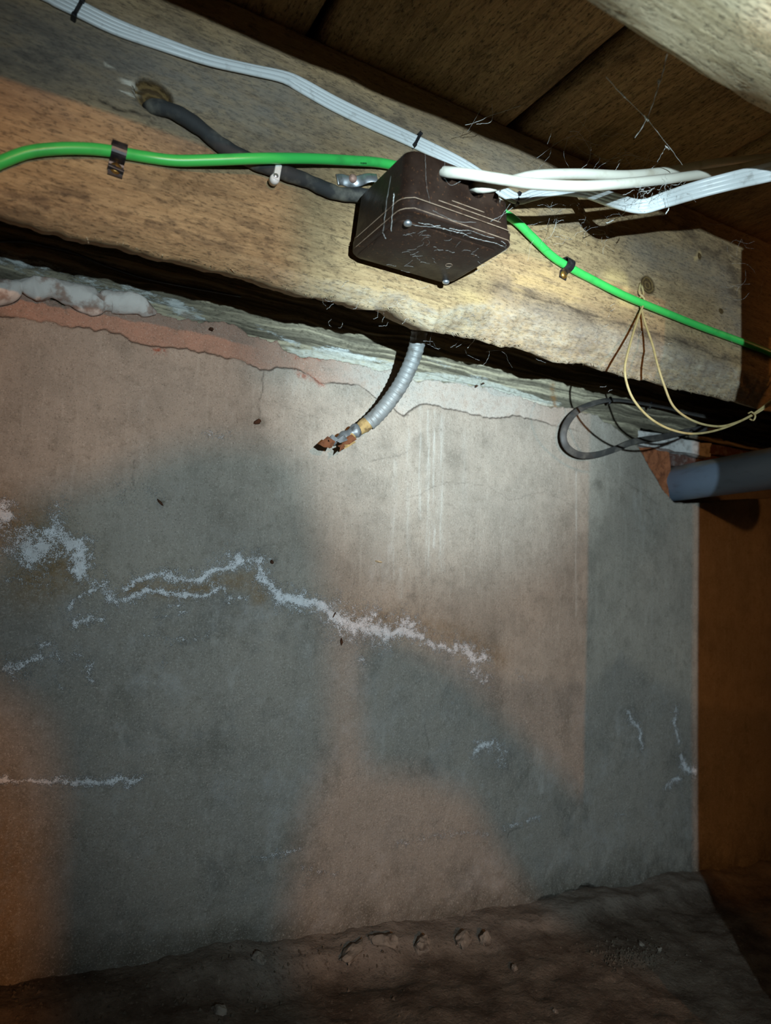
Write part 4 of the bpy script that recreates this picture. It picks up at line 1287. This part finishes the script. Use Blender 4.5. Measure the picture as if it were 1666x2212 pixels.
W = [([(1231, 284, .42), (1250, 286, .42), (1268, 312, .42), (1276, 330, .42), (1270, 352, .42), (1255, 366, .42)], .0006), ([(1227, 300, .42), (1218, 335, .42), (1230, 362, .42)], .0004), ([(1335, 350, .40), (1342, 345, .39), (1330, 368, .38)], .0007), ([(1350, 320, .42), (1352, 340, .41), (1365, 362, .40)], .0003), ([(1395, 375, .36), (1415, 358, .36), (1425, 350, .37)], .0004), ([(1160, 342, .44), (1210, 305, .43), (1250, 290, .42)], .0002), ([(1275, 330, .42), (1310, 345, .41), (1360, 335, .40), (1420, 350, .39)], .0002)]
W += fluff(1170, 290, 1420, 360, .38, .44, 26, 4, 18)
threads('cobweb', W, 'fine tangled cobwebs rising between the cream cables and the boards', r=.00016)
threads('cobweb', fluff(1370, 395, 1520, 425, .33, .37, 70, 3, 10) + [([(1440, 425, .345), (1445, 450, .345), (1438, 462, .345)], .0011)], 'thick fluffy cobweb caught between the cream and white cables', r=.00035)
W = [([(1355, 455, .40), (1340, 468, .40), (1320, 478, .40), (1310, 482, .40)], .0009), ([(1198, 460, .445), (1200, 480, .44), (1206, 500, .44), (1214, 522, .44)], .0008), ([(1205, 462, .44), (1200, 490, .44), (1190, 512, .44)], .0004), ([(1180, 440, .45), (1205, 465, .45)], .0003), ([(1222, 468, .45), (1165, 480, .45)], .0003)] + fluff(1150, 440, 1330, 520, .43, .455, 40, 4, 11)
threads('cobweb', W, 'ragged cobwebs clinging to the beam below the cream cables', r=.00018)
W = [([(918, 690, .50), (925, 705, .50), (945, 722, .51)], .0004), ([(900, 692, .52), (898, 735, .54), (905, 690, .52)], .0003), ([(1040, 712, .50), (1025, 735, .52), (1010, 752, .53)], .0005), ([(1030, 715, .50), (1050, 715, .50)], .0004), ([(1050, 760, .55), (1110, 752, .52), (1150, 748, .51), (1160, 740, .50)], .0003), ([(1160, 745, .51), (1180, 790, .56)], .0002)] + fluff(920, 690, 1180, 760, .50, .56, 22, 4, 14)
threads('cobweb', W, 'cobwebs strung across the dark gap right of the conduit', r=.00014)
W = [([(1585, 470, .44), (1640, 460, .44), (1666, 455, .44)], .0002)] + fluff(1580, 430, 1660, 640, .42, .45, 14, 4, 18)
threads('cobweb', W, 'faint cobwebs in the dark at the right end of the beam', r=.00014)
W = fluff(1210, 610, 1600, 850, .44, .462, 34, 2, 7) + fluff(690, 600, 960, 700, .455, .475, 30, 3, 8)
threads('cobweb', W, 'short dusty threads along the lower edge of the beam', r=.00018, mat=M_web)

# dust webs on the box itself
zc = BZ0 - .0016
BW = []
for (a, b) in (((884, 483), (960, 495)), ((960, 495), (1015, 510)), ((1015, 510), (1090, 532)), ((1085, 520), (1095, 535)), ((1095, 540), (1040, 575)), ((1040, 575), (1010, 598)), ((905, 482), (950, 490)), ((970, 492), (1000, 500)), ((1000, 495), (1070, 515))):
    ln = []
    for k in range(5):
        u, v = a[0] + (b[0] - a[0]) * k / 4 + rnd.uniform(-3, 3), a[1] + (b[1] - a[1]) * k / 4 + rnd.uniform(-2, 2)
        d = ray(u, v)
        s = (zc - CAM[2]) / d[2]
        ln.append((u, v, (CAM + d * s)[1]))
    BW.append((ln, rnd.choice((.0003, .0005, .0007))))
for k in range(60):
    u, v = rnd.uniform(780, 1090), rnd.uniform(480, 610)
    d = ray(u, v)
    P0 = CAM + d * ((zc - CAM[2]) / d[2])
    if BX0 + .004 < P0[0] < BX1 - .004 and BY0 + .005 < P0[1] < BY1 - .004:
        ln = []
        a = rnd.uniform(-.6, .6)
        for _k in range(4):
            d = ray(u, v)
            ln.append((u, v, (CAM + d * ((zc - CAM[2]) / d[2]))[1]))
            a += rnd.uniform(-.8, .8)
            u += math.cos(a) * 7
            v += math.sin(a) * 5
        BW.append((ln, .00014))
yf = BY0 - .0008
BW += [([(918, 320, yf), (920, 370, yf), (922, 400, yf), (930, 440, yf)], .0003), ([(962, 340, yf), (960, 368, yf)], .00025), ([(852, 420, .372), (848, 460, .372), (845, 500, .372)], .0006), ([(851, 418, .372), (850, 435, .372)], .0014), ([(845, 380, .372), (835, 440, .37), (828, 500, .37)], .0003), ([(827, 502, .37), (833, 515, .37)], .0012), ([(1082, 408, yf), (1078, 425, yf), (1085, 432, yf)], .0012), ([(1083, 405, yf - .002), (1080, 440, yf)], .0005), ([(1060, 478, yf), (1090, 462, yf), (1108, 448, yf)], .00025), ([(1075, 480, yf), (1102, 440, yf)], .0002), ([(935, 455, yf), (985, 478, yf), (1030, 480, yf)], .0002), ([(960, 385, .366), (975, 400, .366), (995, 392, .366)], .0002)]
threads('dust_web', [(l_, r_ * .6) for l_, r_ in BW], None, parent=None, fuzz=.0002)
o = bpy.data.objects.get('dust_web')
own(o, jb)

# ------------------------------------------------------------------ unseen cut-outs added behind the camera, shaped to cast the work lamp's shadows
def shade_cutout(name, poly, yc, th, label):  # outline is the wanted wall shadow projected back towards the lamp
    W0 = np.array(WARM)
    V = []
    for y in (yc - th / 2, yc + th / 2):
        for u, v in poly:
            S = at(u, v, YW)
            V.append(W0 + (S - W0) * ((yc - W0[1]) / (S[1] - W0[1])) + np.array([0, y - yc, 0]))
    n = len(poly)
    Fc = [tuple(range(n)), tuple(range(n, 2 * n))[::-1]] + [(i, i + n, (i + 1) % n + n, (i + 1) % n) for i in range(n)]
    o = mesh(name, V, Fc, M_post, smooth=False)
    return tag(o, label, 'shadow caster')


shade_cutout('shadow_cutout', [(430, 962), (330, 985), (250, 1030), (60, 1090), (-60, 1230), (-60, 1440), (10, 1480), (90, 1550), (125, 1700), (100, 1950), (85, 2400), (590, 2400), (610, 1920), (660, 1720), (712, 1590), (705, 1400), (685, 1200), (650, 995), (560, 958)], -0.52, .02, 'irregular added shadow caster behind the viewpoint, standing in for a person')
shade_cutout('shadow_cutout', [(788, 1400), (860, 1385), (1000, 1470), (1130, 1590), (1265, 1725), (1480, 1850), (1500, 2040), (1200, 2020), (1120, 1900), (1010, 1710), (880, 1655), (790, 1650), (775, 1520)], -0.48, .02, 'short diagonal added shadow caster behind the viewpoint, standing in for an arm')
shade_cutout('upper_shadow_cutout', [(545, 810), (700, 835), (900, 850), (920, 300), (700, 200), (520, 250)], -0.50, .02, 'added shadow caster high behind the viewpoint, shading the beam')  # added to keep the warm light off this part of the beam
